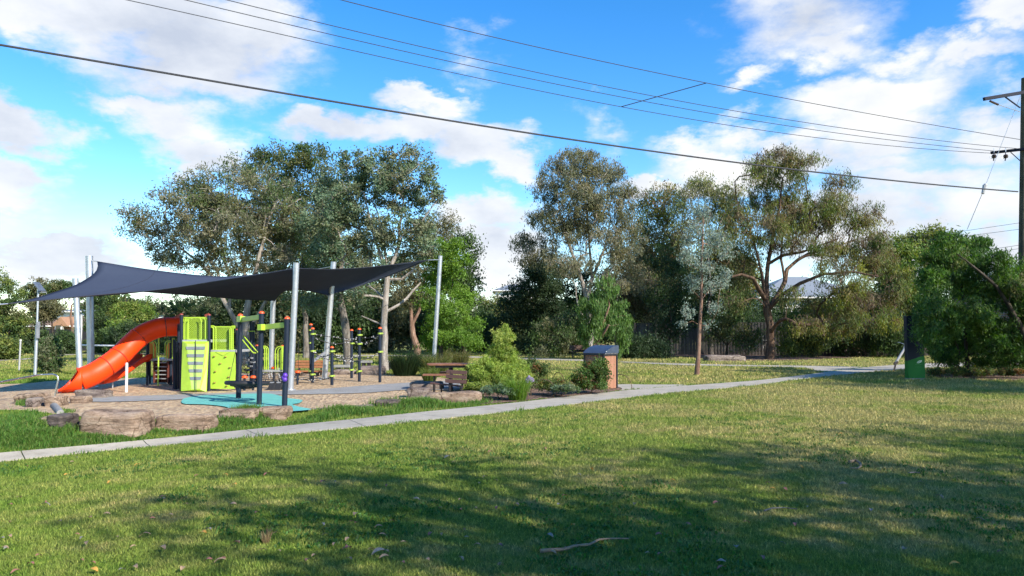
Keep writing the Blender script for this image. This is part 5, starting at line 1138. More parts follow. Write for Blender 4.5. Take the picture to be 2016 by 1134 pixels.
for p in (k0, kr, kl, kb):
    q = p+((k0+kb)/2-p).normalized()*.02; mb.box((q.x, q.y, hb_/2), (.05, .05, hb_), rz=math.atan2((kr-k0).y, (kr-k0).x))
for a_, b_2 in ((k0, kr), (kl, k0), (kb, kl), (kr, kb)): mb.beam(a_+Vector((0, 0, hb_-.02)), b_2+Vector((0, 0, hb_-.02)), .045, .06)
mb.hexa([q+((k0+kb)/2-q)*.08+Vector((0, 0, .03)) for q in (k0, kr, kb, kl)], [q+((k0+kb)/2-q)*.08+Vector((0, 0, hb_-.06)) for q in (k0, kr, kb, kl)])
mb.build('frame', mat('frame_black', (.012, .013, .018), .5), t)
# quarter-barrel roof: low along the kl-k0 edge, high along the kb-kr edge
V_ = []; nn = 12; ee = (k0-kl).normalized()*.04
for i in range(nn+1):
    a = math.pi/2*i/nn; f = 1-math.cos(a); z = hb_+.012+(ht-hb_)*math.sin(a)*1.0
    f = math.sin(a*.0)+i/nn; z = hb_+.012+(ht-hb_)*math.sin(math.pi/2*(i/nn)**.85)
    V_ += [kl-ee+(kb-kl)*f*1.03+Vector((0, 0, z)), k0+ee+(kr-k0)*f*1.03+Vector((0, 0, z))]
mb = MB(); mb.add(V_, [(2*i, 2*i+1, 2*i+3, 2*i+2) for i in range(nn)])
k = len(mb.v); side = [V_[2*i+1] for i in range(nn+1)]; lo_ = [Vector((p.x, p.y, hb_+.012)) for p in side]
mb.add(side+lo_, [(i, i+nn+1, i+nn+2, i+1) for i in range(nn)]); side = [V_[2*i] for i in range(nn+1)]; lo_ = [Vector((p.x, p.y, hb_+.012)) for p in side]
mb.add(side+lo_, [(i, i+1, i+nn+2, i+nn+1) for i in range(nn)]); mb.add([V_[-2], V_[-1], Vector((V_[-1].x, V_[-1].y, hb_+.012)), Vector((V_[-2].x, V_[-2].y, hb_+.012))], [(0, 1, 2, 3)])
rf = mb.build('roof', M_BLU, t, sm=True)
mb = MB()
for k in range(9): mb.ball(k0+(kr-k0)*((k+.8)/9.5)+Vector((0, 0, hb_+.0))+Vector((.015, -.03, 0)), .012, 6, 4)
mb.build('rivet', M_BEAD, t); MB().ball(k0+(kr-k0)*.12+Vector((.02, -.05, hb_+.06)), .018, 6, 4).build('lock', M_BEAD, t)
# ---- sign totem
Yg = G(1806, 748, 0).y; a = P(1788.5, 748, Yg); b = P(1821.5, 748, Yg); zt = P(1806, 622, Yg).z
t = thing('park_sign', 'tall navy and green totem sign with white leaf emblem', 'sign', ((a.x+b.x)/2, Yg, 0))
cx = (a.x+b.x)/2; w = b.x-a.x; M_SN = mat('sign_navy', (.005, .009, .022), .5, var=.05, spec=.25); M_SG = mat('sign_green', (.008, .15, .015), .5, var=.05, spec=.3)
MB().box((cx, Yg+.1, .03), (w+.02, .24, .06)).build('plinth', MATS['concrete'], t)
MB().box((cx, Yg+.1, zt/2+.03), (w, .2, zt-.06)).build('body', M_SN, t, bevel=.006)
zl = P(1788.5, 710.5, Yg).z; zr = P(1821.5, 699.5, Yg).z; x0, x1, yf = cx-w/2-.004, cx+w/2+.004, Yg-.004
MB().hexa([(x0, yf, .065), (x1, yf, .065), (x1, yf+.208, .065), (x0, yf+.208, .065)], [(x0, yf, zl), (x1, yf, zr), (x1, yf+.208, zr), (x0, yf+.208, zl)]).build('green_panel', M_SG, t)
M_SW = mat('sign_white', (.6, .68, .6), .6)
lc = P(1809.5, 712.5, Yg-.008); pts = []
for k in range(24):
    a_ = 2*math.pi*k/24; r_ = .085*abs(math.cos(a_))**.6; pts.append(None)
leafo = [(-.085, -.035), (-.05, .012), (0, .042), (.06, .05), (.10, .052), (.085, .015), (.05, -.02), (0, -.04), (-.045, -.042)]
vein = [(-.06, -.03), (0, -.004), (.07, .035), (.0, -.014)]
lo = MB().prism([Vector((lc.x+x, lc.y, lc.z+z)) for x, z in leafo], (0, .003, 0)).build('leaf_emblem', M_SW, t)
MB().prism([Vector((lc.x+x, lc.y-.002, lc.z+z)) for x, z in [(-.075, -.032), (-.01, .004), (.075, .04), (-.002, -.012)]], (0, .002, 0)).build('leaf_vein', M_SG, lo)
mb = MB(); rnd = random.Random(3)
for row, (zz, xa_, xb_) in enumerate(((-.085, -.13, .11), (-.175, -.13, .08))):
    x = xa_
    while x < xb_:
        ww = rnd.uniform(.008, .02); mb.box((lc.x+x, lc.y, lc.z+zz), (ww, .002, .006 if row else .010)); x += ww+.006
mb.build('small_lettering', mat('sign_pale_green', (.08, .28, .09), .6), t)
# leaning gate bar
Yb = G(1759, 732, 0).y; t = thing('boom_gate', 'raised silver bar leaning beside the green sign', 'gate', G(1759, 732, 0))
MB().beam(P(1764, 714, Yb), P(1786.5, 677, Yb), .06, .085).build('bar', M_STEEL, t, bevel=.01)
MB().beam(G(1759.5, 732, 0), P(1763, 718, Yb), .05, .05).beam(P(1761, 717, Yb), P(1767, 712, Yb), .1, .1).build('stand', mat('dark_metal', (.03, .025, .025), .5), t)
MB().tube([P(1769, 673.5, Yb), P(1781, 678, Yb)], .012, 6).tube([P(1781, 678, Yb), P(1775, 698, Yb)], .010, 6).build('lever', M_STEEL, t)
MB().box(P(1769.5, 674, Yb), (.06, .04, .025)).box(P(1781, 677.5, Yb), (.06, .04, .03)).build('lever_grip', M_WHITE, t)
# garden hoops
gh = 'rusty hoops along the garden bed'
for (x0, x1, ya, yb0, yb1, lab) in ((988, 1041, 755, 784, 790, 'rusty hoop guard around the lime grass tuft'), (1045, 1096, 747, 780, 783, 'rusty hoop guard second from the left in front of low shrubs'), (1087, 1112, 733, 762, 764, 'small rusty hoop guard behind the low rusty shrub'), (1112, 1150, 741, 768, 772, 'rusty hoop guard beside the reddish shrub'), (1203, 1244, 737.5, 763, 767, 'rusty hoop guard right of the bin enclosure')):
    pa = G(x0, yb0, 0); pb = G(x1, yb1, 0); mid = (pa+pb)/2; h = P((x0+x1)/2, ya, mid.y).z
    pts = [pa]+[mid+(pb-pa)*(-.5*math.cos(math.pi*k/16))+Vector((0, 0, h*(.0+math.sin(math.pi*k/16)**.8))) for k in range(1, 16)]+[pb]
    o = MB().tube(pts, .010, 6).build('garden_hoop', mat('rust', (.13, .07, .04), .8, var=.4), None, base=pa, sm=True); prop(o, lab, 'hoop', gh)
# ---- fences
def fence(lab, p0, p1, h, m, pw=.11, rails=True, name='paling_fence'):
    a = Vector(p0); b = Vector(p1); L = (b-a).length; d_ = (b-a).normalized(); nn = Vector((d_.y, -d_.x, 0)); t = thing(name, lab, 'fence', a); rnd = random.Random(3)
    mb = MB(); n = int(L/pw)
    for k in range(n):
        p = a+d_*(k*pw+.004); q = a+d_*((k+1)*pw-.006); o_ = nn*rnd.uniform(0, .012)+nn*(.012 if k % 2 else 0); hh = h+rnd.uniform(-.02, .02)
        mb.hexa([p+o_, q+o_, q+o_-nn*.018, p+o_-nn*.018], [v+Vector((0, 0, hh)) for v in (p+o_, q+o_, q+o_-nn*.018, p+o_-nn*.018)])
    mb.build('palings', m, t)
    for z in (.3, h*.5, h-.25): MB().beam(a-nn*.05+Vector((0, 0, z)), b-nn*.05+Vector((0, 0, z)), .04, .07).build('rail', m, t)
    return t
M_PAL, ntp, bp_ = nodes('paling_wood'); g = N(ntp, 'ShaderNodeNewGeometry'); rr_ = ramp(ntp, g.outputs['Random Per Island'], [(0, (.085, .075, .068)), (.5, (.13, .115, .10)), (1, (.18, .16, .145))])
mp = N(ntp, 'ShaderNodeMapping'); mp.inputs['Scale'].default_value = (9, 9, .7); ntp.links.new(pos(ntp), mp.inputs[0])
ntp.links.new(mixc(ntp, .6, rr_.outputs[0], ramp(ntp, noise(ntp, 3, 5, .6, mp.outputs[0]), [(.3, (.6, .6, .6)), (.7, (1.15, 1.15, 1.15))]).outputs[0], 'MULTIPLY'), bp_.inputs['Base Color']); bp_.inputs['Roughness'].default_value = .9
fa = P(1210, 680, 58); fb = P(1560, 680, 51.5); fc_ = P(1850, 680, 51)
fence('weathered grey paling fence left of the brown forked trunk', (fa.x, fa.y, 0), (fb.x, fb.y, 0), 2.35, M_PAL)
fence('paling fence behind the mulch bed, up to the green sign', (fb.x+.02, fb.y, 0), (fc_.x, fc_.y, 0), 2.6, mat('shaded_paling', (.045, .036, .03), .9, var=.35, scale=4))  # shade on this stretch is put into a darker paling colour
fl = P(-60, 690, 66); fr = P(440, 690, 66)
fence('long dark fence at the far side of the field', (fl.x, 66, 0), (fr.x, 66, 0), 1.9, mat('dark_fence', (.018, .018, .022), .7), pw=.4, name='dark_fence')
# ------------------------------------------------------------ rocks
def sand(name, c1, c2, c3):
    m, nt, b = nodes(name); mp = N(nt, 'ShaderNodeMapping'); mp.inputs['Scale'].default_value = (.7, .7, 4.5); nt.links.new(pos(nt), mp.inputs[0])
    f = noise(nt, 2.2, 8, .68, mp.outputs[0]); c = ramp(nt, f, [(.32, c1), (.47, c2), (.62, c3)]).outputs[0]
    ve = N(nt, 'ShaderNodeTexVoronoi'); ve.feature = 'DISTANCE_TO_EDGE'; ve.inputs['Scale'].default_value = 1.0; mq = N(nt, 'ShaderNodeMapping'); mq.inputs['Scale'].default_value = (.7, .7, 3.2); nzz = N(nt, 'ShaderNodeTexNoise'); nzz.inputs['Scale'].default_value = 2.2; nzz.inputs['Detail'].default_value = 5; nt.links.new(pos(nt), nzz.inputs['Vector']); vq = N(nt, 'ShaderNodeVectorMath', operation='ADD'); nt.links.new(pos(nt), vq.inputs[0]); nt.links.new(nzz.outputs['Color'], vq.inputs[1]); nt.links.new(vq.outputs[0], mq.inputs[0]); nt.links.new(mq.outputs[0], ve.inputs['Vector'])
    c = mixc(nt, 1, c, ramp(nt, ve.outputs['Distance'], [(0, (.3, .28, .26)), (.03, (1, 1, 1))]).outputs[0], 'MULTIPLY')
    c = mixc(nt, .85, c, ramp(nt, noise(nt, 14, 5, .7), [(.35, (.7, .68, .66)), (.6, (1.1, 1.1, 1.1))]).outputs[0], 'MULTIPLY')
    nt.links.new(c, b.inputs['Base Color']); b.inputs['Roughness'].default_value = .92; b.inputs['Specular IOR Level'].default_value = .15
    bump(nt, b, noise(nt, 5, 8, .75, mp.outputs[0]), .9, .06); MATS[name] = m; return m
SA = sand('sandstone', (.11, .075, .055), (.27, .19, .135), (.38, .29, .215)); SB = sand('grey_sandstone', (.08, .06, .055), (.19, .15, .13), (.30, .25, .21)); SC = sand('dark_sandstone', (.05, .04, .038), (.11, .09, .08), (.2, .16, .14))
import bmesh
def rock(lab, x0, x1, yt, yb, deep, m=SA, z0=None, seed=0, rough=.10, rz=0, cat='boulder'):
    pb = G((x0+x1)/2, yb); Y = pb.y; a = P(x0, yb, Y); b = P(x1, yb, Y); top = P((x0+x1)/2, yt, Y+deep*.1).z; h = (top-pb.z)*1.06
    if x1 < 900: b = P(max(x0+(x1-x0)*.45, x1-.85*deep/Y*(1008-x1)), yb, Y)
    w = b.x-a.x; c = Vector(((a.x+b.x)/2, Y+deep/2, pb.z))
    bm = bmesh.new(); bmesh.ops.create_cube(bm, size=1); bmesh.ops.subdivide_edges(bm, edges=bm.edges, cuts=9, use_grid_fill=True)
    for v in bm.verts:
        p = v.co.copy(); s = Vector((math.copysign(abs(p.x*2)**1.0, p.x), math.copysign(abs(p.y*2), p.y), math.copysign(abs(p.z*2), p.z)))
        l = (abs(s.x)**9+abs(s.y)**9+abs(s.z)**9)**(1/9)
        q = s/max(l, .01)*.5
        q = Vector((q.x*w, q.y*deep, q.z*(h+.12)))
        n1 = mn.noise_vector(q*1.7+Vector((seed*3.1, seed, 0))); n2 = mn.noise_vector(Vector((q.x*4, q.y*4, q.z*11))+Vector((seed, 0, 0)))
        q += n1*rough*min(h*1.6, .6)*1.1+Vector((n2.x, n2.y, n2.z*.3))*rough*.35
        v.co = q
    if rz: bmesh.ops.rotate(bm, verts=bm.verts, cent=(0, 0, 0), matrix=__import__('mathutils').Matrix.Rotation(rz, 3, 'Z'))
    for v in bm.verts: v.co += Vector((0, 0, h/2-.06))
    me = bpy.data.meshes.new('boulder'); bm.to_mesh(me); bm.free(); me.polygons.foreach_set('use_smooth', [True]*len(me.polygons))
    try: me.set_sharp_from_angle(angle=R(50))
    except Exception: pass
    o = link('boulder', me, m, None, c); prop(o, lab, cat, 'sandstone boulders edging the playground'); return o
rock('long pinkish sandstone boulder with layered face nearest the path on the left', 152, 299, 814, 863, .75, SA, seed=1)
rock('low pinkish sandstone boulder right of the longest layered one', 301, 425, 819, 851, .5, SA, seed=2, rz=.06)
rock('low brown sandstone ledge between the layered boulders and the long grass', 424, 512, 808, 830, .45, SA, seed=16)
rock('dark topped rounded boulder with grass growing over its front', 92, 150, 819, 852, .5, SC, seed=3)
rock('small brown rock half buried in grass left of the dark topped boulder', 62, 92, 824, 840, .4, SA, seed=4)
rock('pinkish block of sandstone behind long grass below the swing posts', 505, 573, 803, 826, .45, SA, seed=5)
rock('low flat grey stone block left of the long log edge', 738, 790, 789, 802, .4, SC, seed=6, rough=.06)
rock('flat sandstone slab front right with long grass before it', 838, 944, 773, 795, .5, SA, seed=7)
rock('squat brown boulder with dark left end by the picnic table', 801, 849, 765, 784, .5, SB, seed=8)
rock('grey flat slab behind the squat brown boulder', 806, 874, 753, 768, .5, SB, seed=9)
rock('broad low brown sandstone ledge left of the handrail foot', 26, 100, 777, 796, .5, SA, seed=10)
rock('grey broken rock under the broad low ledge', 48, 86, 786, 803, .4, SB, seed=11)
rock('rounded reddish rock at the foot of the handrail', 84, 134, 782, 802, .5, SA, seed=12)
rock('small orange-brown rock right of the handrail foot', 134, 183, 781, 795, .35, SA, seed=13)
rock('long grey-brown stone slab below the slide exit', 143, 222, 769, 785, .45, SB, seed=14)
rock('pale flat rock on the mulch behind the sapling', 1392, 1470, 700.5, 711, 1.2, SB, seed=15)
for i, (x0, x1, yt, yb, lab) in enumerate(((705, 760, 722, 738, 'dark weathered fallen log shaped rock behind the rope posts'), (655, 700, 728, 738, 'low brown rock left behind the short rope post'), (590, 625, 733, 741, 'low rock at the back of the playground by the bench'), (765, 790, 713, 729, 'upright red-brown stone beside the pale gum trunk'), (800, 850, 700, 712, 'grey rocks heap far behind the strappy grass'))):
    rock(lab, x0, x1, yt, yb, .6, SB if i != 3 else SA, seed=20+i)
# pipe edging
o = MB().tube([G(119, 816, 0)+Vector((0, 0, .02)), G(111, 806)+Vector((0, 0, .03)), G(101, 797)+Vector((0, 0, .03))], .07, 14).build('concrete_pipe', MATS['concrete_grey'], None, base=G(112, 806), sm=True); prop(o, 'short grey concrete edging pipe behind the dark topped boulder', 'pipe edging')
o = MB().tube([P(584, 812, 15.3), P(640, 808, 15.75), P(735, 801, 16.2)], .065, 12).build('edging_log', mat('log_wood', (.14, .12, .10), .9, var=.35, scale=7, bmp=.5), None, base=P(584, 812, 15.3), sm=True); prop(o, 'long round edging log with a dark end, right of the pinkish block', 'edging log')

# ------------------------------------------------------------ blades
def inpoly(x, y, poly):
    c = np.zeros(len(x), bool); n = len(poly); j = n-1
    for i in range(n):
        xi, yi = poly[i]; xj, yj = poly[j]
        m = ((yi > y) != (yj > y)) & (x < (xj-xi)*(y-yi)/(yj-yi+1e-12)+xi); c ^= m; j = i
    return c
def free(x, y):
    ok = np.ones(len(x), bool)
    for p in EXCL:
        lo = p.min(0); hi = p.max(0); m = ok & (x > lo[0]) & (x < hi[0]) & (y > lo[1]) & (y < hi[1])
        if m.any():
            idx = np.where(m)[0]; ok[idx[inpoly(x[idx], y[idx], p)]] = False
    return ok
def blades(x, y, h, w, lean, m, name, seg=1, parent=None, col=None, z=None, ldir=None):
    n = len(x); z = hgt(x, y) if z is None else z; a = rng.uniform(0, 2*np.pi, n); b = rng.uniform(0, 2*np.pi, n) if ldir is None else ldir
    base = np.stack([x, y, z], 1); s = np.stack([np.cos(a), np.sin(a), 0*a], 1)*w[:, None]*.5; L = np.stack([np.cos(b), np.sin(b), 0*b], 1)
    tip = base+L*(lean*h)[:, None]; tip[:, 2] += h*np.sqrt(np.maximum(.05, 1-lean**2))
    if seg == 1:
        v = np.stack([base-s, base+s, tip], 1).reshape(-1, 3); return npmesh(name, v, 3, m, parent, None, col)
    mid = base+L*(lean*h*.35)[:, None]; mid[:, 2] += h*.62
    v = np.stack([base-s, base+s, mid+s*.8, mid-s*.8, mid-s*.8, mid+s*.8, tip+s*.12, tip-s*.12], 1).reshape(-1, 3)
    return npmesh(name, v, 4, m, parent, None, None if col is None else np.repeat(col, 2, 0))
rng = np.random.default_rng(11)
n = 800000; yy = 4.3*(34/4.3)**rng.random(n)**1.0; xx = rng.uniform(-.80, .80, n)*yy
ok = free(xx, yy); xx, yy = xx[ok], yy[ok]; k = (yy/5)**.62
clump = np.array([mn.noise(Vector((a*1.6, b*1.6, 0))) for a, b in zip(xx[::40], yy[::40])]); clump = np.repeat(clump, 40)[:len(xx)] if len(clump)*40 >= len(xx) else np.resize(clump, len(xx))
hh = (.013+.022*rng.random(len(xx)))*k
o = blades(xx, yy, hh, .0062*k*(.7+.6*rng.random(len(xx))), rng.uniform(.2, .85, len(xx)), MATS['blade'], 'lawn_grass'); prop(o, 'short patchy green and straw coloured lawn grass', 'grass', kind='stuff')
# farther grass
n = 90000; yy = 24*(62/24)**rng.random(n); xx = rng.uniform(-.8, .8, n)*yy; ok = free(xx, yy); xx, yy = xx[ok], yy[ok]
o = blades(xx, yy, .06+.06*rng.random(len(xx)), .035+.02*rng.random(len(xx)), rng.uniform(.1, .7, len(xx)), MATS['blade'], 'field_grass'); prop(o, 'rough field grass beyond the path', 'grass', kind='stuff')
# long bright grass along boulders and path edge
GL = [(-20, 850, 60, 26, .13, 3000), (30, 848, 45, 24, .14, 4500), (60, 828, 30, 12, .14, 2500), (30, 870, 60, 14, .14, 4000), (120, 852, 22, 7, .20, 2200), (172, 866, 26, 4, .15, 2000), (230, 868, 60, 6, .10, 1800), (110, 872, 80, 10, .13, 4000), (350, 852, 60, 6, .13, 3400), (90, 860, 40, 8, .2, 2500), (65, 840, 20, 6, .2, 1200), (420, 846, 50, 6, .11, 2600), (455, 834, 40, 6, .13, 3000), (492, 822, 30, 7, .20, 3200), (530, 830, 40, 5, .14, 2600), (570, 825, 30, 6, .14, 1800), (620, 822, 50, 6, .13, 2600), (700, 812, 60, 7, .16, 3600), (780, 803, 45, 6, .20, 3400), (840, 800, 45, 5, .20, 3200), (890, 797, 40, 5, .16, 2400), (935, 792, 30, 6, .15, 2000), (130, 812, 16, 4, .1, 300), (50, 798, 16, 4, .12, 500), (760, 815, 60, 6, .08, 1600), (600, 834, 60, 5, .08, 1600), (300, 866, 60, 6, .08, 1500), (60, 880, 80, 8, .08, 2500)]
X_, Y_, H_g, W_g = [], [], [], []
for (px, py, rx, ry, h, n) in GL:
    a = px+rng.normal(size=n)*rx*.5; b = py+rng.normal(size=n)*ry*.5
    for p, q in zip(a, b):
        g = G(p, q); X_.append(g.x); Y_.append(g.y); H_g.append(h)
for (poly, sgn) in ((Lw, -1), (Uw, 1)):
    for a_, b_ in zip(poly[:-1], poly[1:]):
        if a_[1] > 34 or abs(a_[0]) > .9*a_[1]: continue
        L_ = np.linalg.norm(b_-a_); nn_ = np.array([-(b_-a_)[1], (b_-a_)[0]])/max(L_, 1e-6)
        for _ in range(int(L_*170)):
            f = rng.random(); q = a_+(b_-a_)*f; cl = max(0, mn.noise(Vector((q[0]*2.3, q[1]*2.3, sgn))))
            q = q+nn_*sgn*(rng.exponential(.05)-.03*cl*2); X_.append(q[0]); Y_.append(q[1]); H_g.append(.045+.10*cl)
X_ = np.array(X_); Y_ = np.array(Y_); H_g = np.array(H_g)*rng.uniform(.4, .95, len(X_)); okp = np.ones(len(X_), bool)
for E_x in EXCL:
    if len(E_x) > 400: okp &= ~inpoly(X_+rng.normal(size=len(X_))*.02, Y_+rng.normal(size=len(X_))*.02, E_x)
gn = np.array([mn.noise(Vector((a*1.3, b*1.3, 2))) for a, b in zip(X_, Y_)]); okp &= gn > rng.uniform(-.55, .12, len(X_)); H_g = H_g*np.clip(1+1.1*gn, .45, 1.5)
X_, Y_, H_g = X_[okp], Y_[okp], H_g[okp]
o = blades(X_, Y_, H_g, np.full(len(X_), .011), rng.uniform(.1, .75, len(X_)), leafmat('leaf_soft'), 'long_grass', 2, None, pick_cols(len(X_), [(.08, .18, .03), (.12, .23, .04), (.065, .14, .025), (.17, .23, .06)])); prop(o, 'long uncut bright green grass along the boulders and path', 'grass', kind='stuff')
# broad-leaved weeds and clover in the turf
wx, wy = [], []
for _ in range(5200):
    yq = 4.4*(17/4.4)**rng.random(); xq = rng.uniform(-.78, .78)*yq
    if mn.noise(Vector((xq*.55, yq*.55, 5))) > .12: wx.append(xq); wy.append(yq)
wx = np.repeat(np.array(wx), 7); wy = np.repeat(np.array(wy), 7); okw = free(wx, wy); wx, wy = wx[okw], wy[okw]; n = len(wx)
wx = wx+rng.normal(size=n)*.035; wy = wy+rng.normal(size=n)*.035
o = blades(wx, wy, .028+.022*rng.random(n), .014+.012*rng.random(n), rng.uniform(.5, .93, n), leafmat('leaf_soft'), 'lawn_weeds', 2, None, pick_cols(n, [(.06, .15, .03), (.085, .17, .04), (.05, .12, .03)])); prop(o, 'flat broad leaved weeds and clover in the lawn', 'weeds', kind='stuff')
def tuft(name, lab, cat, px, py, rpx, h, n, cols, w=.010, lean=(.2, .9), grp=None, spread=1):
    c = G(px, py, 0); r = rpx*c.y/F; a = rng.uniform(0, 2*np.pi, n); q = rng.random(n)**.5*r*.55*spread
    t = thing(name, lab, cat, c, grp); x = c.x+np.cos(a)*q; y = c.y+r*.4+np.sin(a)*q; hl = h*rng.uniform(.3, 1.15, n)*(1+.0*q)
    ln = np.clip(rng.uniform(*lean, n)*(.5+.5*q/(r*.55*spread)), 0, .97); blades(x, y, hl*(1+.35*ln), np.full(n, w), ln, leafmat('leaf_soft'), 'blades', 2, t, pick_cols(n, cols), ldir=a+rng.normal(size=n)*.3)
    MB().ball((c.x, c.y+r*.4, 0), r*.35, 10, 4, zmin=0, zs=.3).build('crown_base', mat('thatch', (.12, .10, .05), .9), t)
    return t
tuft('grass_tuft', 'bright lime fountain grass tuft beside the path', 'grass plant', 1019, 790, 28, .50, 1300, [(.14, .24, .03), (.10, .19, .03), (.18, .26, .05)], .008)
gg = 'dark strappy grass clumps behind the playground'
tuft('strappy_grass', 'dark strappy grass clump left of the brown trunked gum', 'grass plant', 795, 741, 36, .85, 1500, [(.025, .05, .018), (.035, .065, .022), (.02, .04, .016)], .016, grp=gg)
tuft('strappy_grass', 'dark strappy grass clump at the foot of the brown trunked gum', 'grass plant', 832, 735, 30, .8, 1100, [(.03, .06, .02), (.045, .075, .025)], .016, grp=gg)
tuft('strappy_grass', 'yellowish strappy grass clump behind the picnic table left side', 'grass plant', 858, 742, 30, .75, 1100, [(.12, .15, .04), (.08, .12, .03), (.18, .17, .06)], .014, grp=gg)
tuft('strappy_grass', 'straw coloured grass clump right of the right sail pole', 'grass plant', 905, 722, 24, .7, 900, [(.18, .17, .07), (.12, .13, .04)], .016, grp=gg)
tuft('strappy_grass', 'small yellow-green clump by the end of the grey playground path', 'grass plant', 845, 752, 20, .45, 700, [(.10, .16, .03), (.16, .19, .05)], .012, grp=gg)
tuft('strappy_grass', 'straw coloured clump just left of the right sail pole', 'grass plant', 870, 715, 24, .7, 900, [(.16, .15, .06), (.12, .14, .04)], .016, grp=gg)
for i, (x, y) in enumerate(((1658, 701), (1690, 702), (1722, 701), (1750, 700), (1742, 697))):
    tuft('iris_clump', ['upright strappy plant leftmost on the mulch strip near the fence end', 'small upright strappy plant second on the mulch strip', 'upright strappy plant third on the mulch strip', 'upright strappy plant nearest the green sign', 'upright strappy plant behind the raised silver bar'][i], 'plant', x, y, 8, .9 if i != 1 else .6, 90, [(.05, .10, .03), (.08, .14, .04)], .03, (.0, .35), 'upright plants on the mulch strip')
# agapanthus flowers
t = thing('flower_plant', 'mauve flower heads behind the lime grass tuft', 'flower', G(1042, 775, 0)); rng = np.random.default_rng(3)
c = G(1042, 775, 0)
for (x, y) in ((1042, 744), (1047, 748), (1038, 749)):
    p = P(x, y, c.y); MB().tube([c, p], .006, 4).build('stem', mat('stem_green', (.08, .14, .03), .7), t)
    mb = MB(); rr = random.Random(x)
    for _ in range(60): v = Vector((rr.gauss(0, 1), rr.gauss(0, 1), rr.gauss(0, 1))).normalized()*.055; mb.box(p+v, (.02, .02, .012), rz=rr.random()*3, rx=rr.random()*3)
    mb.build('flower_head', mat('mauve', (.32, .25, .42), .7), t)
# ------------------------------------------------------------ litter on the lawn
lit = [((.24, .10, .07), 'dry pinkish brown fallen leaf lying on the lawn'), ((.28, .19, .11), 'dry tan fallen leaf lying on the lawn'), ((.45, .24, .04), 'yellow-orange fallen leaf lying on the lawn'), ((.19, .175, .15), 'pale grey fallen leaf lying on the lawn')]
rnd = random.Random(21); protos = []
for (c, lab) in lit:
    mb = MB(); L = .055; V_ = []
    for i in range(7):
        f = i/6; w = .013*math.sin(math.pi*min(1, f*.92+.06))**.8; zc = .012*math.sin(f*3.1); x = -L/2+L*f
        V_ += [(x, -w, zc+.004), (x, 0, zc), (x, w, zc+.005)]
    mb.add(V_, [(3*i+j, 3*i+3+j, 3*i+4+j, 3*i+1+j) for i in range(6) for j in range(2)]); m_ = mat('leaf_'+str(len(protos)), c, .7, var=.25, scale=30)
    me = bpy.data.meshes.new('fallen_leaf'); me.from_pydata([tuple(v) for v in V_], [], mb.f); me.materials.append(m_); protos.append((me, lab))
LP = [(320, 985, 0), (362, 988, 1), (300, 1028, 0), (285, 1062, 1), (210, 1019, 1), (178, 1026, 0), (410, 1112, 0), (433, 1114, 1), (458, 1001, 1), (505, 1016, 0), (400, 1058, 2), (320, 1088, 1), (684, 1088, 0), (604, 1112, 0), (618, 1103, 1), (516, 1092, 1), (358, 1129, 1), (185, 1132, 2), (267, 1126, 1), (240, 1131, 3), (907, 1010, 0), (906, 990, 1), (978, 1007, 0), (1085, 908, 1), (1083, 1063, 3), (1128, 1042, 2), (1165, 930, 2), (1222, 965, 2), (1140, 940, 3), (1355, 1040, 0), (1470, 1036, 0), (1566, 1040, 0), (1450, 1087, 3), (1541, 1078, 3), (1655, 858, 2), (1576, 925, 2), (1521, 968, 2), (1324, 952, 2), (1411, 998, 0), (1970, 1095, 0), (1500, 1107, 0), (1420, 1115, 3), (1420, 1128, 0), (1075, 888, 0), (965, 895, 0), (635, 955, 0), (525, 940, 0), (462, 960, 2), (445, 940, 2), (270, 920, 2), (215, 955, 2), (130, 940, 2), (20, 1000, 0), (38, 985, 1), (60, 1120, 0), (30, 1135, 0), (90, 1000, 3), (150, 905, 3), (745, 1045, 1), (760, 1095, 1), (640, 1060, 3), (700, 1020, 1), (820, 990, 3), (870, 1060, 1), (955, 945, 1), (1018, 1000, 1), (880, 905, 3), (985, 1120, 1), (1100, 1000, 3), (1250, 1000, 1), (1590, 1005, 3), (1715, 1012, 3), (1850, 985, 1), (1930, 1030, 3), (1660, 960, 1), (1780, 1090, 1), (1880, 1120, 2)]
def leafobj(px, py, k, sc=1, lab=None):
    me, l = protos[k]; o = bpy.data.objects.new('fallen_leaf', me); COL.objects.link(o); g = G(px, py); o.location = (g.x, g.y, g.z+.03)
    o.rotation_euler = (rnd.uniform(-.3, .3), rnd.uniform(-.3, .3), rnd.uniform(0, 6.3)); s = sc*rnd.uniform(.8, 1.5)*(1+.04*max(0, g.y-6)); o.scale = (s, s*rnd.uniform(.8, 1.3), s)
    prop(o, lab or l, 'leaf', 'fallen leaves scattered over the lawn')
for (x, y, k) in LP: leafobj(x, y, k)
leafobj(745, 1097, 3, 1.35, 'large pale leaf of a pair at the bottom middle left, longer one'); leafobj(756, 1106, 1, 1.2, 'large tan leaf of a pair at the bottom middle left, lower one')
for i in range(70): leafobj(rnd.uniform(0, 1000) if i % 3 else rnd.uniform(0, 2016), 880+250*rnd.random()**.7, rnd.choice((0, 0, 1, 1, 3)), .75)
M_STK = mat('stick', (.21, .155, .10), .85, var=.35, scale=20, bmp=.4); M_STD = mat('stick_grey', (.13, .12, .11), .85, var=.3, scale=20)
def stick(lab, px, r, m=M_STK, name='fallen_stick'):
    pts = [G(x, y)+Vector((0, 0, .03)) for x, y in px]; n = len(pts); rr = [r*(1-.6*i/(n-1)) for i in range(n)]; o = MB().tube(pts, rr, 8).build(name, m, None, base=pts[0], sm=True); prop(o, lab, 'stick')
stick('long wavy fallen stick, tan at one end and grey at the other', [(1064, 1093), (1085, 1091), (1110, 1090), (1130, 1083), (1160, 1080), (1180, 1070), (1205, 1068), (1238, 1068)], .015)
stick('curled piece of pale bark lying on the right of the lawn', [(1672, 914), (1685, 911), (1694, 917), (1695, 923), (1688, 927), (1674, 926)], .018, name='curled_bark')
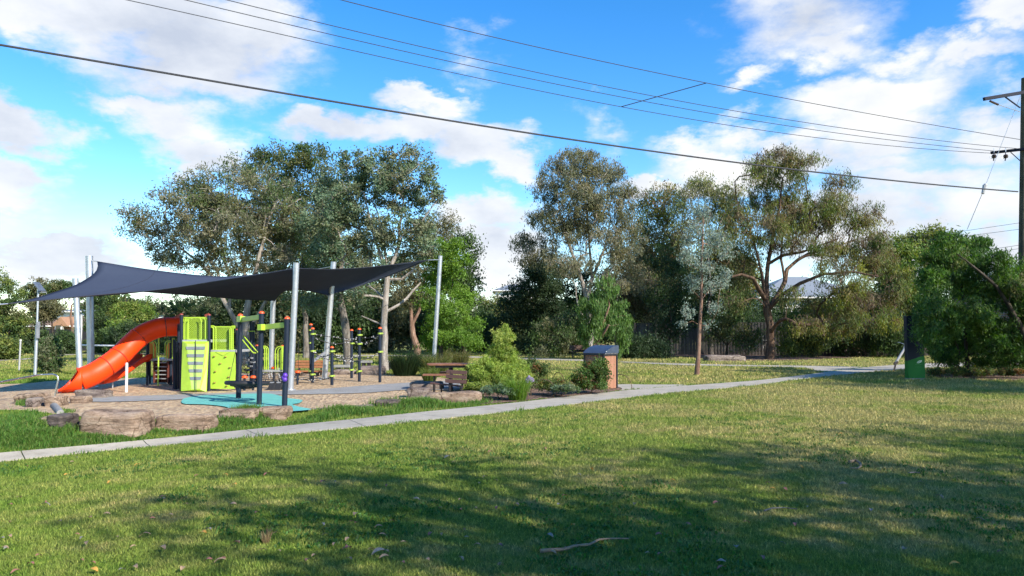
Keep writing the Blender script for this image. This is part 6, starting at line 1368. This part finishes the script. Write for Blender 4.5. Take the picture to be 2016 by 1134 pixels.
stick('thin dark fallen twig on the shaded lawn', [(1505, 1012), (1520, 1007), (1545, 1006), (1570, 1009)], .008, M_STD)
stick('short dark twig at the right of the lawn', [(1790, 936), (1800, 935), (1812, 936)], .010, M_STD)
tuft('dry_weed', 'dried brown weed stalk tuft on the lawn at the lower left', 'weed', 522, 1072, 11, .11, 60, [(.3, .22, .12), (.2, .14, .07)], .006, (.1, .9))
# ------------------------------------------------------------ houses
M_BRK, nb, bb = nodes('brick'); br = N(nb, 'ShaderNodeTexBrick'); br.inputs['Scale'].default_value = 3; br.inputs['Color1'].default_value = (.36, .17, .10, 1); br.inputs['Color2'].default_value = (.28, .13, .08, 1); br.inputs['Mortar'].default_value = (.3, .26, .22, 1)
mp = N(nb, 'ShaderNodeMapping'); mp.inputs['Rotation'].default_value = (R(90), 0, 0); nb.links.new(pos(nb), mp.inputs[0]); nb.links.new(mp.outputs[0], br.inputs[0]); nb.links.new(br.outputs[0], bb.inputs[0])
M_TILE = mat('roof_tile', (.22, .14, .10), .85, var=.3, scale=2, bmp=.5, bscale=8); M_CREAM = mat('cream_wall', (.72, .70, .66), .8, var=.06); M_GLS = mat('window_glass', (.02, .025, .03), .1, spec=.8); M_GRF = mat('grey_roof', (.20, .22, .24), .6, var=.1); M_ORB = mat('orange_tile', (.33, .18, .10), .8, var=.2)
def house(lab, x0, x1, yeave, ybase, yridge, Y, deep, wall, roof, wins=(), hip=True, gable=None):
    a = P(x0, ybase, Y); b = P(x1, ybase, Y); ze = P(x0, yeave, Y).z; zr = P(x0, yridge, Y+deep/2).z; zr = max(zr, ze+.4); t = thing('house', lab, 'house', ((a.x+b.x)/2, Y, 0))
    cx = (a.x+b.x)/2; w = b.x-a.x; wl = MB().box((cx, Y+deep/2, ze/2), (w, deep, ze)).build('wall', wall, t)
    o_ = .6; x0_, x1_ = a.x-o_, b.x+o_; y0, y1 = Y-o_, Y+deep+o_; ins = min(deep/2+o_, w*.45) if hip else 0
    rfm = MB().add([(x0_, y0, ze), (x1_, y0, ze), (x1_, y1, ze), (x0_, y1, ze), (x0_+ins, (y0+y1)/2, zr), (x1_-ins, (y0+y1)/2, zr)], [(0, 1, 5, 4), (1, 2, 5), (2, 3, 4, 5), (3, 0, 4), (3, 2, 1, 0)]); rf = rfm.build('roof', roof, t)
    MB().beam((x0_, y0-.03, ze-.06), (x1_, y0-.03, ze-.06), .1, .14).build('gutter', M_CREAM, rf)
    for (wx0, wx1, wy0, wy1) in wins:
        p = P(wx0, wy1, Y-.06); q = P(wx1, wy0, Y-.06); f = MB().box(((p.x+q.x)/2, Y-.03, (p.z+q.z)/2), (q.x-p.x+.2, .06, q.z-p.z+.2)).build('window', M_CREAM, t)
        MB().box(((p.x+q.x)/2, Y-.07, (p.z+q.z)/2), (q.x-p.x, .03, q.z-p.z)).build('pane', M_GLS, f)
    return t
h = house('brick house with brown tiled roof and small gable across the field', 52, 160, 641, 690, 622, 84, 9, M_BRK, M_TILE, [(112, 117, 646, 656), (84, 97, 648, 653)])
ga = P(104, 642, 83); gb = P(128, 642, 83); gt = P(119, 627, 83)
MB().prism([ga+Vector((-.3, 0, 0)), gb+Vector((.3, 0, 0)), gt+Vector((0, 0, .2))], (0, 4, 0)).build('gable', M_ORB, h); MB().prism([P(108, 658, 82.9), P(121, 658, 82.9), P(121, 642.5, 82.9), P(108, 642.5, 82.9)], (0, .5, 0)).build('porch_wall', M_CREAM, h); MB().box(P(114, 651, 82.85), (.5, .1, 1.2)).build('door', M_GLS, h)
house('large white upper storeyed house above the brick house', 96, 156, 613, 690, 611, 100, 10, M_CREAM, M_GRF, [(120, 126, 616, 621), (140, 146, 616, 621)], False)
house('white house with low brown roof right of the taller sail pole', 198, 252, 614, 690, 611, 96, 10, M_CREAM, M_TILE, [(215, 220, 618, 624)])
house('low brown tiled house roof in front of the right white house', 196, 246, 632, 690, 621, 86, 8, M_BRK, M_TILE, [(220, 226, 640, 648)])
house('pale house with light grey metal roof behind the largest gum', 1500, 1720, 585, 680, 545, 76, 11, M_CREAM, M_GRF, [(1520, 1545, 592, 604), (1600, 1640, 592, 606)])
house('distant house roof ridge above the hillside trees', 975, 1050, 572, 660, 560, 130, 12, M_CREAM, M_GRF, [(990, 1000, 575, 580)])
house('house roof peeking behind the bushy tree by the power pole', 2040, 2260, 548, 690, 520, 48, 9, M_BRK, mat('slate_roof', (.09, .09, .10), .7, var=.2), [(2060, 2085, 570, 600)])
